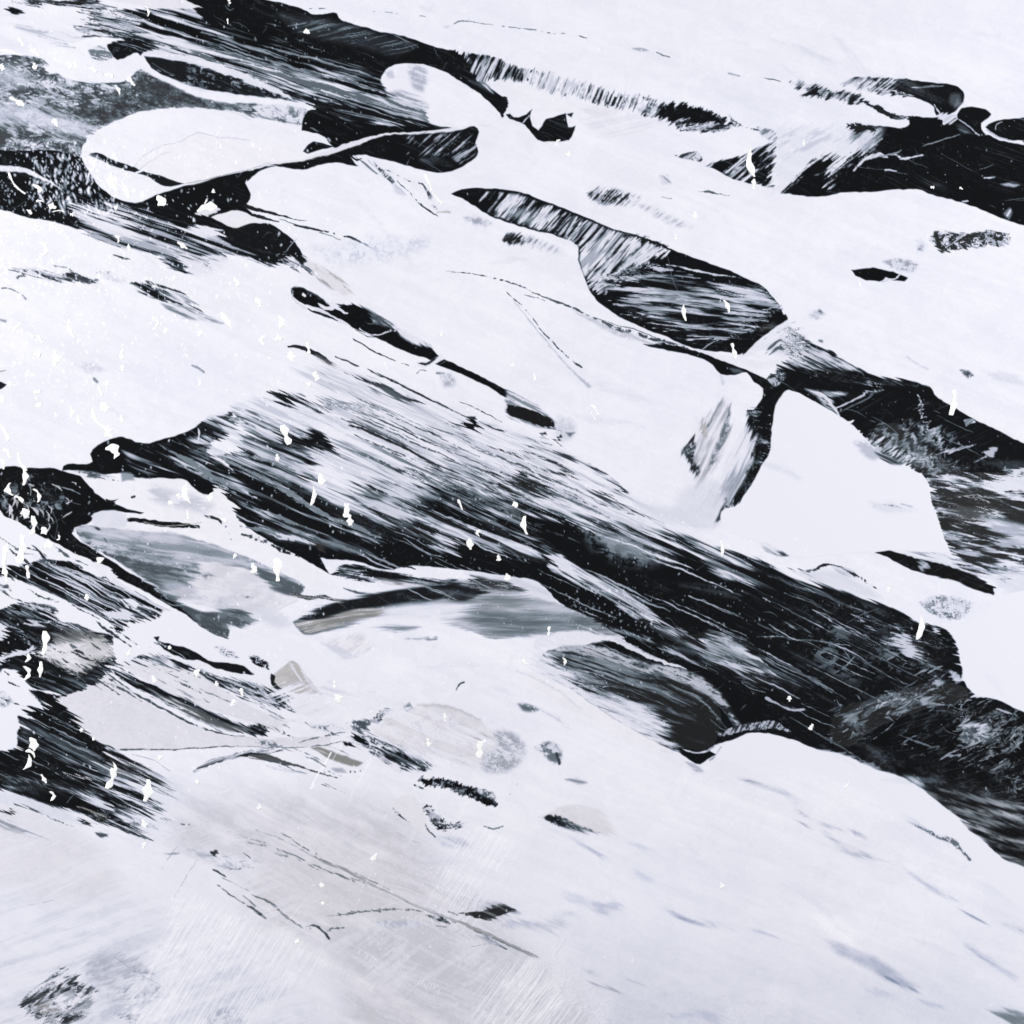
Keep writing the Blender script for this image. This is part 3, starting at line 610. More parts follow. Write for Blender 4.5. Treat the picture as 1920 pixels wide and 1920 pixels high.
    F('590,930 640,950 720,985 760,1000 700,1000 630,970', .2, cov=.25, ang=20, edge=8, al=.3, Lw=.5)
    # white comb band
    F('690,955 740,945 800,960 900,992 960,1010 1005,1030 1025,1058 1000,1052 940,1035 880,1018 850,1030 790,1012 730,985', .1, cov=.62, ang=24, ln=150, wd=8, Lw=.84, soft=.4, edge=3, rag=5, part=WH, label='combed white streaks across the black stroke')
    F('748,960 780,975 820,990 850,1005 830,1005 780,990 750,975', .09, rag=4)
    F('800,1010 840,1030 845,1037 815,1030', .7, edge=3, cov=.6, ang=22)
    F('880,925 940,928 1010,940 1132,976 1275,1002 1340,1026 1450,1062 1420,1078 1330,1055 1230,1028 1140,1005 1060,985 980,960 900,942', .1, cov=(.45, .38, 900, 930, 1400, 1060), ang=25, ln=190, wd=6, Lw=.86, edge=3)
    Ln('1060,975 1120,1000 1190,1025 1240,1045 1296,1064', [1, 2, 3, 4, 1], .75, cov=.7, ang=25)
    Ln('1200,1040 1270,1065 1330,1090 1420,1130', [1, 3, 2, 1], .6, cov=.6, ang=25); Ln('1290,1115 1350,1140 1410,1165 1450,1182', [2, 2, 1.5, 1], .65)
    F('1320,1055 1370,1070 1400,1085 1380,1090 1330,1070', .4, cov=.5, ang=20, edge=4)
    F('1110,1000 1150,1008 1205,1024 1225,1036 1184,1044 1165,1042 1145,1030', .45, cov=.4, ang=12, ln=40, Lw=.68, edge=9, soft=1)
    # long streaks to the right, on black
    F('1330,1050 1480,1085 1620,1130 1720,1170 1690,1175 1580,1140 1450,1100', .1, cov=.28, ang=26, ln=190, wd=6, Lw=.82, edge=4)
    for q in ((1440, 1080, 1600, 1140, 4), (1430, 1120, 1570, 1190, 2.4), (1545, 1150, 1700, 1240, 2), (1470, 1110, 1560, 1150, 2), (1560, 1190, 1720, 1270, 1.6), (1425, 1215, 1560, 1300, 5), (1440, 1230, 1600, 1318, 4), (1420, 1195, 1480, 1195, 2), (1420, 1170, 1470, 1195, 3), (1600, 1230, 1680, 1275, 2), (1460, 1195, 1600, 1212, 2.4), (1480, 1345, 1640, 1440, 2.4), (1420, 1245, 1480, 1270, 5), (1400, 1232, 1460, 1262, 8)):
        Ln([(q[0], q[1]), (.5 * q[0] + .5 * q[2], .5 * q[1] + .5 * q[3] - 1), (q[2], q[3])], [.8, q[4], 1], .72, cov=.7, ang=27, Lw=.35, wd=3)
    F('1420,1090 1560,1130 1640,1180 1600,1300 1480,1330 1420,1250 1380,1150', .09, cov=.10, ang=26, ln=140, wd=4, Lw=.5, edge=20)
    # white finger
    F('1020,1049 1028,1041 1054,1041 1067,1051 1106,1075 1132,1085 1184,1117 1223,1145 1252,1172 1210,1169 1158,1134 1106,1106 1067,1088 1036,1072', .1, cov=.62, ang=30, ln=160, wd=6, Lw=.84, warp=.4, part=WH, label='pale streaked finger of paint on black')
    F('1020,1050 1028,1041 1054,1041 1067,1052 1080,1062 1062,1066 1040,1066 1028,1062', .87, edge=2, rag=2)
    F('1010,1036 1030,1048 1024,1062 1012,1056', .09, edge=3)
    # lower streak patch + round hole
    F('1232,1180 1290,1188 1340,1182 1390,1208 1412,1232 1455,1264 1400,1264 1330,1242 1290,1212 1250,1197', .1, cov=.55, ang=18, ln=80, wd=7, Lw=.76, soft=.6, edge=5, rag=6, part=GR, label='feathered blue-grey patch low on the black stroke')
    F('1296,1180 1312,1177 1321,1188 1316,1202 1300,1206 1294,1194', .07, edge=3); F('1275,1195 1310,1200 1320,1215 1290,1215', .08, edge=5)
    Ln('1132,1172 1180,1190 1230,1203', [1, 6, 4], .5, edge=3, cov=.5, ang=18)
    Ln('1380,1215 1420,1235 1455,1266', [3, 6, 4], .83, rag=1)
    # wedge and ribbons
    Ln('1100,1190 1150,1198 1200,1222 1250,1243 1290,1256', [6, 10, 8, 5, 1.5], .86, rag=2, cov=.85, ang=25)
    Ln('1235,1215 1280,1232 1320,1250', [2, 7, 1], .75, edge=2)
    # =================== LEAF 2
    F('1012,1240 1028,1222 1070,1212 1110,1225 1180,1248 1260,1268 1330,1305 1352,1340 1340,1392 1330,1405 1275,1400 1200,1378 1150,1345 1100,1312 1050,1278', .1, cov=(.52, .10, 1120, 1240, 1290, 1370), ang=14, ln=100, wd=9, Lw=.72, soft=.75, edge=3, part=GR, label='dark feathered leaf shape under the black stroke')
    F('1015,1238 1060,1255 1120,1290 1080,1290 1040,1270', .12, cov=.35, gr=6, ang=20, edge=5)
    Ln('1020,1225 1075,1213 1130,1228 1200,1250 1280,1268 1335,1298 1368,1335 1392,1370', [3, 16, 26, 22, 22, 20, 10, 2], .80, edge=6, al=.85, cov=.55, ang=17, Lw=.86, soft=.8, T=.2)
    Ln('1095,1213 1140,1230 1180,1242', [1, 2, 1], .25, T=.6)
    F('1060,1285 1100,1298 1180,1312 1230,1340 1250,1380 1270,1405 1200,1380 1140,1345 1080,1305', .70, cov=.6, Lw=.86, ang=30, edge=9, rag=10, rang=12, soft=1)
    A = [(1070, 1212), (1130, 1228), (1200, 1250), (1280, 1268), (1335, 1298), (1368, 1335), (1392, 1370)]
    B = [(1030, 1262), (1080, 1280), (1140, 1300), (1200, 1325), (1245, 1350), (1280, 1380), (1310, 1408)]
    for k in range(34):
        r = np.random.RandomState(640 + k); t = r.rand() ** .8; i0 = int(r.randint(0, 4)); i1 = min(7, i0 + int(r.randint(3, 6)))
        pts = [(A[i][0] + (B[i][0] - A[i][0]) * t + 2 * r.randn(), A[i][1] + (B[i][1] - A[i][1]) * t + 2 * r.randn()) for i in range(i0, i1)]
        dark = r.rand() < .35
        Ln(pts, [.6, 1.5 + 4 * r.rand() ** 2, 1.2, .5], .10 if dark else .5 + .35 * r.rand(), al=.75 if i1 < 6 else .5, edge=.9 + r.rand())
    F('990,1222 1030,1225 1045,1250 1090,1285 1160,1318 1225,1352 1262,1400 1180,1380 1090,1330 1010,1270', .885, cov=(.95, .55, 1040, 1300, 1110, 1265), ang=22, ln=70, wd=5, over=True, edge=9, rag=14, rang=22, Lw=.885)
    Ln('1120,1258 1133,1280 1135,1302', [1.5, 2, 1.5], .72)
    Ln('1280,1405 1310,1412 1335,1402 1345,1395', [2, 4, 3, 2], .7, cov=.5, ang=8, wd=3)
    F('1340,1418 1352,1400 1345,1412 1330,1425', .3, edge=3)
    Ln('1350,1378 1375,1368 1410,1362 1450,1360 1480,1372', [5, 12, 14, 14, 3], .72, cov=.6, Lw=.2, ang=-55, ln=20, wd=4, rag=2)
    F('1362,1388 1385,1378 1400,1376 1380,1385', .12)
    # smoky swirls lower right of the mass
    F('1560,1345 1600,1318 1660,1310 1700,1290 1760,1280 1813,1292 1812,1310 1760,1320 1690,1345 1640,1365 1590,1400 1560,1392', .085, cov=.30, gr=11, ang=-22, ln=70, wd=9, Lw=.78, soft=.8, warp=2.6, edge=8, rag=20, rang=-24, part=GR, label='wispy white swirl across the black stroke')
    F('1600,1330 1640,1312 1700,1300 1760,1290 1750,1300 1690,1320 1630,1338', .3, edge=7, cov=.55, gr=9, Lw=.82, ang=-20, rag=12)
    F('1540,1400 1600,1380 1700,1340 1800,1330 1860,1360 1880,1420 1860,1500 1740,1478 1640,1440', .08, cov=.19, gr=7, ang=-22, ln=40, wd=5, Lw=.68, soft=.8, warp=3, edge=14)
    F('1800,1300 1860,1320 1920,1350 2090,1430 2090,1600 1920,1500 1800,1485 1760,1440 1780,1360', .08, cov=.17, gr=7, ang=-30, ln=26, wd=5, Lw=.66, warp=4, T=.15, edge=14)
    F('1805,1350 1840,1352 1866,1385 1855,1398 1830,1388 1810,1385', .3, cov=.5, gr=6, ang=20, Lw=.78, edge=6)
    Ln('1800,1310 1806,1340 1812,1365', [1.5, 3, 4], .6); Ln('1868,1330 1885,1335 1898,1340', [2, 6, 2], .7, rag=1); Ln('1880,1395 1900,1365', 1.2, .5)
    Ln('1770,1418 1788,1422', 5, .6, rag=2)
    Ln('1436,1310 1460,1322 1490,1333 1508,1330', [6, 3, 4, 3], .72); Ln('1485,1172 1510,1178', [1, 4], .4)
    F('1610,1163 1660,1165 1700,1180 1715,1195 1660,1195 1630,1188', .1, cov=.5, ang=12, ln=50, wd=5, Lw=.8, rag=5)
    Ln('1542,1150 1560,1168 1580,1180 1620,1190', [5, 3, 1.5, 3], .68); Ln('1485,1172 1500,1180 1515,1190', [3, 3, 1], .6)
    F('1690,1169 1700,1190 1710,1202 1735,1203 1719,1213 1740,1245 1722,1241 1700,1224 1680,1212 1650,1204 1690,1198', .80, rag=2, edge=1.5, part=WH, label='small star-shaped white splash on black')
    for q in ('1636,1194 1690,1198', '1720,1206 1780,1200', '1672,1244 1700,1225', '1735,1210 1790,1215', '1715,1252 1740,1250 1790,1265', '1625,1212 1660,1208'):
        Ln(q, [1, 2.5, 1], .6)
    F('1782,1258 1800,1262 1815,1282 1795,1275', .7, cov=.6, ang=30, ln=20, wd=4)
    F('1745,1178 1762,1180 1758,1190 1748,1188', .6, edge=2, cov=.5, ang=30)
    F('1730,1480 1800,1484 1880,1496 1920,1500 2090,1560 2090,1760 1920,1624 1884,1610 1850,1579 1816,1555 1805,1540 1772,1511', .09, cov=.33, ang=10, ln=70, wd=7, Lw=.72, soft=.5, warp=1.4, T=.3)
    F('1700,1455 1730,1460 1738,1478 1720,1472', .8, rag=4)
    # edge of the mass toward the white: thin feathered hump
    Ln('1488,1071 1520,1072 1545,1061 1562,1060 1580,1063', [2, 5, 6, 3, 1], .13, dash=.1)
    F('1560,1062 1590,1066 1615,1082 1580,1078', .7, edge=4, cov=.5, ang=20); Ln('1575,1064 1600,1075 1620,1088 1643,1103', [1, 4, 5, 1], .16, dash=.2)
    F('1490,1078 1560,1072 1620,1098 1660,1125 1600,1112 1540,1092', .88, edge=6, cov=.8, ang=26)

    # =================== COMBED WHITE FIELD G
    F('545,690 600,690 680,700 780,745 880,790 960,800 1020,830 1080,860 1140,895 1190,935 1290,990 1340,1020 1275,1002 1132,978 1010,940 900,925 850,913 790,905 740,948 700,945 680,958 600,928 568,900 590,862 615,850 622,826 600,806 560,800 520,830 470,815 420,800 390,785 440,760 500,745 540,760 600,770 640,765 600,740', .30, cov=.87, ang=25, ln=210, wd=6, Lw=.87, soft=.30, edge=8, warp=.7, part='combed_paint_field', label='pale combed field with fine dark lines')
    F('640,920 720,900 860,905 1010,938 900,925 850,915 790,910 740,950 700,945 680,958', .12, cov=.55, ang=25, ln=120, wd=7, edge=5, rag=6)
    F('390,790 450,770 540,790 600,800 560,812 520,832 470,818 420,808', .15, cov=.62, ang=23, ln=100, wd=6, edge=4)
    F('700,1000 830,860 960,880 1110,940 1060,960 950,925 820,900', .3, cov=.75, ang=25, edge=20, al=.01)
    F('790,868 850,865 920,882 970,905 1000,930 940,925 880,912 830,895', .10, cov=.35, ang=23, ln=110, wd=6, rag=8, edge=3)
    F('950,885 985,888 1022,908 1040,925 1000,918 960,902', .1, cov=.25, ang=18, ln=60, wd=5, rag=4)
    F('682,908 695,907 725,915 745,928 742,940 770,945 800,950 760,950 720,940 695,925', .1, cov=.3, ang=24, rag=4)
    F('495,745 530,735 562,740 575,752 605,758 625,765 575,768 562,758 520,758', .12, cov=.42, ang=22, ln=30, wd=6, rag=4, part=BK)
    F('600,755 640,752 690,762 705,782 660,775 630,770', .55, cov=.5, gr=4, ang=10, edge=4)
    F('838,793 850,798 880,780 893,778 890,796 878,808 856,802', .1, rag=2, part=BK)
    Ln('541,650 560,650 590,663 621,681', [2, 6, 9, 5], .12, cov=.2, ang=25, Lw=.4); Ln('590,668 625,684', [6, 8], .6, edge=4, T=1, al=.5)
    Ln('663,637 700,657 742,675', [2, 2.6, 1.5], .15, dash=.1); Ln('748,678 765,685', 2, .2, dash=.2)
    Ln('690,692 725,710 760,727 790,742 840,765 880,785', [2, 2.6, 3, 3, 2, 1], .12, dash=.12); Ln('630,668 672,686', 2, .15, dash=.1)
    Ln('655,702 680,710 715,724 750,742 782,752', [3, 4, 9, 8, 2], .15, rag=1.5); F('690,715 730,728 760,748 720,742', .35, edge=5, cov=.3)
    Ln('655,797 690,808 730,828 780,850 830,878', [2, 5, 4, 3, 2], .12); Ln('640,783 690,803 750,832 800,860', [1.4, 2, 2, 1.5], .2, dash=.1)
    Ln('750,800 790,822 870,850', [1.5, 2, 1], .25, dash=.2); Ln('770,790 850,815 920,840', [1, 3, 1], .4, cov=.4, ang=22); Ln('860,752 900,770 942,791', [1, 2, 1], .2, dash=.15)
    Ln('930,840 960,850 985,856', [5, 6, 2], .15, dash=.35); Ln('900,790 930,806 948,808', [1, 3, 2], .15); Ln('880,820 900,828', 4, .15, dash=.3)
    for i in range(26):
        r = np.random.RandomState(500 + i); x = 640 + 420 * r.rand(); y = 760 + (x - 640) * .42 + (r.rand() - .3) * 110; l = 40 + 110 * r.rand()
        Ln([(x, y), (x + l * .5, y + l * .22), (x + l, y + l * .45)], [.8, 1.6 + 2.2 * r.rand() ** 2, .8], .2 + .3 * r.rand(), dash=.25)
    Ln('745,883 760,888 768,893', [3, 7, 2], .13)
    Ln('978,832 1030,845 1080,865 1130,890 1165,915 1190,938', [2, 5, 9, 9, 5, 1], .22, rag=2, cov=.35, ang=24, part=BK, label='dark curved edge of the combed field')
    Ln('990,850 1040,868 1080,893', [3, 6, 4], .15, dash=.2); Ln('1000,872 1050,890 1078,895', [2, 5, 6], .2, dash=.15)
    F('1100,920 1150,925 1155,945 1140,950', .2, cov=.5, ang=25, rag=4); Ln('1160,955 1180,952 1210,970 1250,985', [2, 4, 2, 1], .2, dash=.2)
    F('950,731 989,750 1023,772 1048,800 1035,806 1010,800 976,790 950,778', .55, cov=.5, ang=28, ln=50, wd=6, edge=3)
    F('950,759 989,766 1023,780 1040,795 1038,804 1015,800 976,785 950,772', .12, T=.5, rag=2, part=BK, label='small brown-black lens at the end of the tapering stroke')
    Ln('1025,803 1055,808', 2, .3, dash=.2); F('985,820 1010,822 1018,812 1025,812 1022,826 1010,832', .15, cov=.4, ang=15, ln=20, wd=5)
    F('1045,780 1075,790 1080,812 1055,835 1045,815', .78, edge=8, gr=4, cov=.5, al=.8); Ln('1052,818 1052,832', [5, 6], .2, rag=3); F('1062,812 1078,812 1070,820', .4, edge=3)
    F('1195,950 1260,955 1330,960 1340,985 1290,985 1230,972', .84, edge=10, cov=.7, ang=10)
    # loose white knots over the field
    Ln('560,806 580,799 610,806', [2, 2, 1], .9)
    F('430,800 445,770 452,810 440,850 425,880 405,862 395,830 410,820', .915, rag=3, edge=2, part=WH)
    Ln('372,803 373,815 370,830', [3, 3, .8], .88); Ln('405,862 401,850', 2, .88)
    F('368,800 385,788 400,786 415,790 400,812 385,815', .12, cov=.3, ang=22)
    Ln('858,770 845,790 835,805', [3, 2.5, 1.5], .88); Ln('925,880 945,862 935,890 925,925', [2, 6, 12, 3], .8, edge=2, al=.8); Ln('780,945 860,940 955,928', .9, .7, al=.6)
    F('820,780 850,760 900,760 880,775', .89, edge=6)

    # =================== LEFT BLACK B8, patch P1, slab P2
    F('-170,880 0,878 20,875 60,876 100,878 118,884 150,893 165,908 180,925 200,937 225,935 215,945 240,955 271,961 262,964 215,958 180,962 172,975 160,982 140,988 136,1000 150,1015 190,1040 230,1065 290,1102 345,1142 375,1168 432,1198 400,1192 350,1168 330,1142 290,1117 200,1072 110,1027 50,1002 10,972 0,957 -170,900', .085, part=BK, label='black pool at the left edge with pale swirls', sharp=True)
    F('0,890 60,885 110,895 125,940 110,1000 60,985 0,945', .09, cov=.2, gr=7, Lw=.55, edge=8)
    for i in range(44):
        r = np.random.RandomState(1200 + i); x = 135 * r.rand() ** 1.2; y = 893 + 105 * r.rand(); a = r.rand() * 3; l = 6 + 16 * r.rand()
        if y > 960 + x * .45 or (x > 100 and y > 960): continue
        Ln([(x, y), (x + l * math.cos(a) * .5 + 3, y + l * math.sin(a) * .5), (x + l * math.cos(a), y + l * math.sin(a) + 3)], [1, 1.5 + 5 * r.rand() ** 2, 1], .62 + .3 * r.rand(), T=.5)
    Ln('100,960 108,985 103,1010', 1, .4); Ln('70,985 92,985 112,975', 1, .35); Ln('110,910 130,918 150,926', [1, 2, 1], .6); Ln('95,945 120,938 150,945', 1.2, .4)
    F('120,884 140,883 170,888 200,890 260,897 312,897 352,902 370,920 391,928 417,914 430,933 448,964 462,985 500,1012 571,1049 618,1078 600,1100 560,1090 500,1060 400,1020 320,1000 235,993 156,985 170,975 175,964 215,960 262,966 272,958 240,952 200,935 180,922 165,905 148,890', .915, T=.35, part=WM, label='off-white patch between two black strokes')
    F('280,910 320,920 370,930 400,950 380,960 330,950 290,935', .70, edge=10, al=.6, cov=.4, ang=-12, ln=50, gr=8)
    F('140,883 180,886 215,895 200,900 160,893', .3, cov=.6, gr=5, ang=8, edge=3); F('225,885 245,888 250,900 228,903', .6, edge=3); Ln('168,893 200,898 245,905', 2, .3, dash=.4)
    Ln('248,932 254,930', 5, .15); Ln('200,935 212,940 222,936', [2, 4, 1], .1)
    Ln('221,974 270,977 320,985 372,988', [4, 8, 11, 5], .10, part=BK, label='short black bar in the pale patch'); Ln('270,979 320,988 368,982 378,980', 1.2, .7, T=1.4)
    Ln('385,967 410,973 425,988 434,1010', [3, 5, 4, 2], .14, dash=.25, rag=1); Ln('455,1000 480,1010 500,1016', [4, 8, 5], .3, rag=2, dash=.2)
    F('440,960 455,962 480,985 500,1000 470,985 450,975', .1, rag=2)
    Ln('510,1022 530,1032 560,1042', [4, 6, 5], .1, dash=.3, rag=2)
    F('141,990 156,985 235,993 320,1000 400,1020 470,1048 520,1070 560,1090 572,1098 560,1115 520,1112 450,1090 400,1075 375,1080 365,1105 345,1110 340,1135 400,1148 470,1146 478,1163 470,1175 462,1170 455,1185 435,1172 428,1195 400,1190 350,1150 300,1105 240,1065 190,1035 155,1015', .28, cov=(.80, .30, 250, 1000, 235, 1070), gr=3.5, ang=10, ln=120, Lw=.74, soft=1.0, edge=1.8, part=GR, label='translucent slate grey slab')
    F('160,988 235,993 320,1000 400,1022 470,1050 420,1035 330,1015 240,1010 170,1005', .80, edge=8, al=.75, T=0)
    F('345,1100 375,1068 380,1055 395,1051 430,1060 480,1072 540,1105 560,1125 500,1150 420,1135 360,1125 310,1108', .82, cov=.6, Lw=.89, ang=-28, ln=60, wd=10, soft=1., T=.4, edge=2, part=WM, label='pale lobe of paint over the slate grey slab')
    F('290,1085 330,1090 400,1118 470,1135 440,1145 380,1135 330,1120', .72, edge=7, al=.8, cov=.5, gr=6)
    Ln('333,1058 350,1075 380,1092 412,1110', [3, 4, 3, 1.5], .82); Ln('342,1048 346,1066', 2, .75); Ln('350,1090 375,1078', 2, .7)
    F('380,1075 395,1072 392,1085 382,1088', .4, edge=4); Ln('458,1119 462,1121', 3.5, .3)
    F('476,1062 510,1075 545,1088 571,1100 560,1116 530,1112 510,1100', .34, cov=.2, gr=5, Lw=.6, edge=2.5)
    F('170,975 175,960 200,958 235,965 240,988 200,990 175,985', .86, cov=.7, ang=-20, rag=3, edge=2)

    # =================== LOWER LEFT BLACKS
    F('-170,1040 0,1062 50,1056 75,1050 100,1050 130,1053 165,1058 205,1082 260,1112 310,1142 355,1166 340,1171 300,1165 285,1160 250,1165 217,1198 216,1235 200,1262 160,1292 130,1306 100,1297 60,1290 20,1250 0,1255 -170,1260', .088, cov=.16, ang=25, ln=110, wd=5, Lw=.75, part=BK, label='dark patch laced with white strands at the left edge')
    F('40,1015 60,1022 85,1045 88,1050 60,1040 45,1025', .1, edge=1.5)
    Ln('-60,930 0,972 30,985 70,1010 120,1035 165,1062 205,1082 250,1108', [20, 14, 16, 14, 16, 22, 9, 5], .915, part=WH, label='white strand stretched over the dark patch')
    F('-170,960 0,972 30,988 50,1010 80,1048 60,1056 0,1062 -170,1050', .915, edge=1.5, rag=1, part=WH)
    F('0,985 15,990 20,1005 0,1000', .5, edge=4, al=.6)
    Ln('195,1075 230,1098 270,1122 320,1148 365,1172', [16, 8, 5, 5, 8], .88); F('160,1052 200,1060 222,1080 205,1086 180,1072', .9, rag=2)
    Ln('100,1062 150,1085 190,1105 225,1130', [2, 4, 3, 2], .82); Ln('120,1070 190,1090 260,1118 330,1150', [2, 2, 3, 3], .8); Ln('175,1095 230,1130', 1.2, .7); Ln('130,1128 165,1112', 1, .5)
    F('-170,1070 0,1081 39,1088 104,1117 156,1140 208,1171 218,1193 182,1184 146,1171 112,1163 109,1143 65,1130 26,1132 0,1143 -170,1140', .915, part=WH, label='white wedge at the left edge', rag=1)
    F('30,1125 65,1128 105,1140 100,1148 60,1142', .15, cov=.5, ang=14, ln=40, wd=3); Ln('0,1145 40,1142 90,1150 108,1160', [3, 8, 4, 1], .1)
    F('230,1128 245,1122 262,1132 255,1142 240,1140', .9); F('195,1150 215,1145 240,1142 250,1158 230,1160 205,1162', .86, rag=3)
    Ln('250,1142 280,1158 290,1162', [3, 2, 1], .85); Ln('262,1135 300,1150 315,1158', [5, 5, 2], .86); Ln('55,1170 80,1172 108,1165', [3, 5, 2], .8, rag=1)
    F('-60,1160 0,1165 12,1180 8,1190 0,1195 -60,1200', .88); Ln('0,1165 40,1185 60,1215', [2, 1.5], .75)
    for i in range(16):
        r = np.random.RandomState(80 + i); x = 200 * r.rand() - 20; y = 1065 + 190 * r.rand(); l = 50 + 60 * r.rand()
        Ln([(x, y), (x + l * .5, y + l * .25), (x + l, y + l * .55)], [.6, 1.1, .6], .62, al=.8)
    F('75,1215 90,1205 120,1190 160,1186 205,1200 214,1222 185,1245 150,1268 135,1262 110,1250 85,1240 60,1225', .72, T=.7, cov=.62, Lw=.88, ang=-32, ln=70, wd=8, soft=1, rag=7, edge=3, part=WM, label='small pale veil over the dark patch')
    F('100,1185 150,1180 200,1195 160,1200 110,1205', .25, cov=.3, edge=6, al=.8, T=.5)
    Ln('-40,1245 0,1237 30,1225 50,1222 62,1212', [6, 6, 7, 8, 3], .86); Ln('55,1228 90,1250 110,1268 128,1278', [3, 3, 2, 1], .12)
    # white junction P6
    F('216,1197 234,1184 281,1166 300,1158 308,1146 340,1148 365,1166 390,1184 427,1198 480,1195 560,1200 620,1260 600,1290 590,1285 552,1240 530,1250 507,1262 490,1268 450,1250 400,1236 340,1220 305,1210 293,1200 297,1214 270,1226 240,1236 217,1232', .915, part=WH, label='irregular white junction of paint strands', rag=1)
    F('430,1198 445,1175 460,1182 470,1170 480,1160 560,1160 600,1210 540,1235 500,1225', .915)
    F('289,1194 299,1192 297,1202 318,1208 365,1222 391,1239 430,1243 453,1247 477,1266 443,1262 406,1252 378,1240 338,1232 307,1217', .10, part=BK, label='thin curved black hook shape')
    F('404,1213 430,1218 445,1232 425,1230', .4, cov=.4, gr=6, edge=4); F('464,1228 485,1232 507,1250 503,1258 480,1246', .12, cov=.3, gr=5, rag=2, part=BK)
    F('455,1240 480,1262 470,1262 450,1250', .2, cov=.4, ang=28)
    F('225,1232 270,1226 320,1234 370,1255 420,1275 470,1300 500,1312 530,1330 500,1325 450,1305 400,1290 330,1258 290,1262 250,1252', .12, cov=.52, ang=26, ln=70, wd=7, rag=5, part=BK, label='broken black streak among pale washes')
    F('400,1262 440,1270 490,1288 530,1312 555,1335 520,1325 480,1312 440,1295', .15, cov=.45, ang=25, ln=50, wd=6, rag=5)
    F('105,1312 160,1292 200,1266 250,1298 300,1330 360,1360 420,1378 505,1385 620,1380 620,1400 500,1400 380,1402 290,1408 215,1405 185,1390 160,1368 140,1350 150,1345 130,1335', .862, T=.6, part=WM, label='flat pale sail-shaped wash', sharp=True)
    F('225,1246 300,1248 370,1262 440,1308 520,1345 560,1350 520,1368 460,1350 400,1332 300,1290', .868, T=.5, edge=2)
    F('205,1250 235,1262 290,1285 340,1305 400,1335 450,1355 505,1370 500,1378 440,1368 370,1340 310,1315 250,1287 215,1265', .10, cov=.18, ang=27, ln=90, wd=5, rag=3, part=BK, label='slanting black streak between pale washes')
    F('290,1300 350,1322 420,1355 470,1368 430,1368 350,1340', .35, cov=.5, ang=27, edge=4, T=.5)
    Ln('190,1258 250,1297 300,1325 340,1347 400,1372 460,1380', [3, 3, 4, 4, 3, 1.5], .3, rag=1, dash=.12)
    Ln('480,1358 520,1370 550,1383', [9, 7, 2], .12, dash=.2)
    Ln('210,1408 260,1405 320,1405 390,1402 450,1398 520,1402 600,1398 640,1390', [3, 3, 2.4, 2, 1.4, 1.4, 1.4], .35, dash=.1)
    Ln('250,1415 290,1428 320,1445', .9, .6, dash=.1); Ln('180,1392 215,1405', 2.4, .2)
    Ln('365,1447 390,1432 430,1420 480,1410 530,1408', [6, 10, 9, 12, 4], .30, cov=.5, ang=-20, ln=60, wd=3, rag=2)
    F('440,1418 470,1411 500,1412 500,1420', .12, cov=.3, ang=-5)
    # B10
    F('28,1290 60,1294 95,1300 125,1305 108,1312 130,1334 150,1345 138,1350 160,1370 185,1390 200,1402 220,1412 255,1432 300,1458 334,1478 300,1482 285,1500 290,1520 275,1566 240,1555 200,1545 160,1530 120,1520 60,1500 30,1487 0,1478 -170,1440 -170,1410 0,1407 25,1404 32,1385 28,1365 35,1350 30,1345 55,1325 80,1328 45,1308', .088, part=BK, label='black mass at the lower left with combed right end', rag=2)
    F('40,1340 120,1370 200,1410 300,1460 330,1480 290,1530 180,1520 60,1470 0,1450 40,1400', .09, cov=.16, ang=27, ln=160, wd=5, Lw=.65, edge=8)
    F('205,1405 260,1430 334,1476 325,1490 280,1480 230,1455 190,1430', .1, cov=.5, ang=26, ln=130, wd=5, Lw=.86, warp=.5, T=.3)
    F('170,1440 240,1460 300,1490 300,1525 240,1500 180,1478', .1, cov=.45, ang=20, ln=90, wd=5, rag=5, Lw=.84)
    F('30,1348 60,1358 120,1388 190,1430 250,1462 230,1462 160,1425 90,1385 40,1365', .45, cov=.5, Lw=.25, ang=28, ln=200, wd=4, edge=4, al=.8)
    F('0,1452 60,1465 150,1475 190,1482 160,1490 60,1482 0,1475', .15, cov=.42, ang=8, ln=50, wd=6, Lw=.6, edge=5)
    F('225,1425 345,1470 335,1500 300,1580 235,1570 220,1500', .9, cov=(.15, .8, 225, 1500, 325, 1520), ang=24, ln=110, wd=5, Lw=.89, over=True, edge=10)
    Ln('110,1455 150,1455 180,1462', [1, 3, 1], .88, T=.5); Ln('178,1428 210,1445 230,1452', [2, 5, 2], .86, T=.4)
    F('145,1487 170,1490 205,1505 200,1520 180,1512 160,1502', .86, rag=3, edge=2)
    F('-60,1478 0,1484 40,1492 80,1508 130,1525 160,1545 120,1540 60,1520 0,1505 -60,1500', .86, edge=4, cov=.7, ang=15)
    Ln('-40,1517 0,1520 20,1525 35,1523', [6, 5, 5, 2], .12, rag=1); Ln('40,1515 70,1522 100,1536 140,1550', [2, 3, 3, 1], .2, dash=.2)
    F('-20,1532 20,1540 60,1558 90,1575 40,1562 0,1550', .55, edge=4, cov=.5, ang=22, al=.8)
    Ln('210,1542 240,1558 278,1570', [3, 5, 8], .2, rag=1.5, dash=.15); F('180,1558 200,1562 195,1570 182,1566', .3, edge=2, cov=.3); Ln('155,1542 175,1545', [4, 7], .12, rag=2)
    Ln('150,1515 200,1535 200,1545', [4, 5, 3], .5, T=1); Ln('160,1545 200,1527 240,1510', 1.4, .85)
    F('240,1530 290,1545 280,1552 245,1540', .4, cov=.6, gr=4, edge=3)
    F('-170,1245 0,1253 15,1255 40,1278 52,1292 75,1318 80,1328 60,1325 38,1328 32,1345 36,1362 30,1375 32,1395 20,1404 0,1407 -170,1410', .915, part=WH, label='white pool at the left edge')
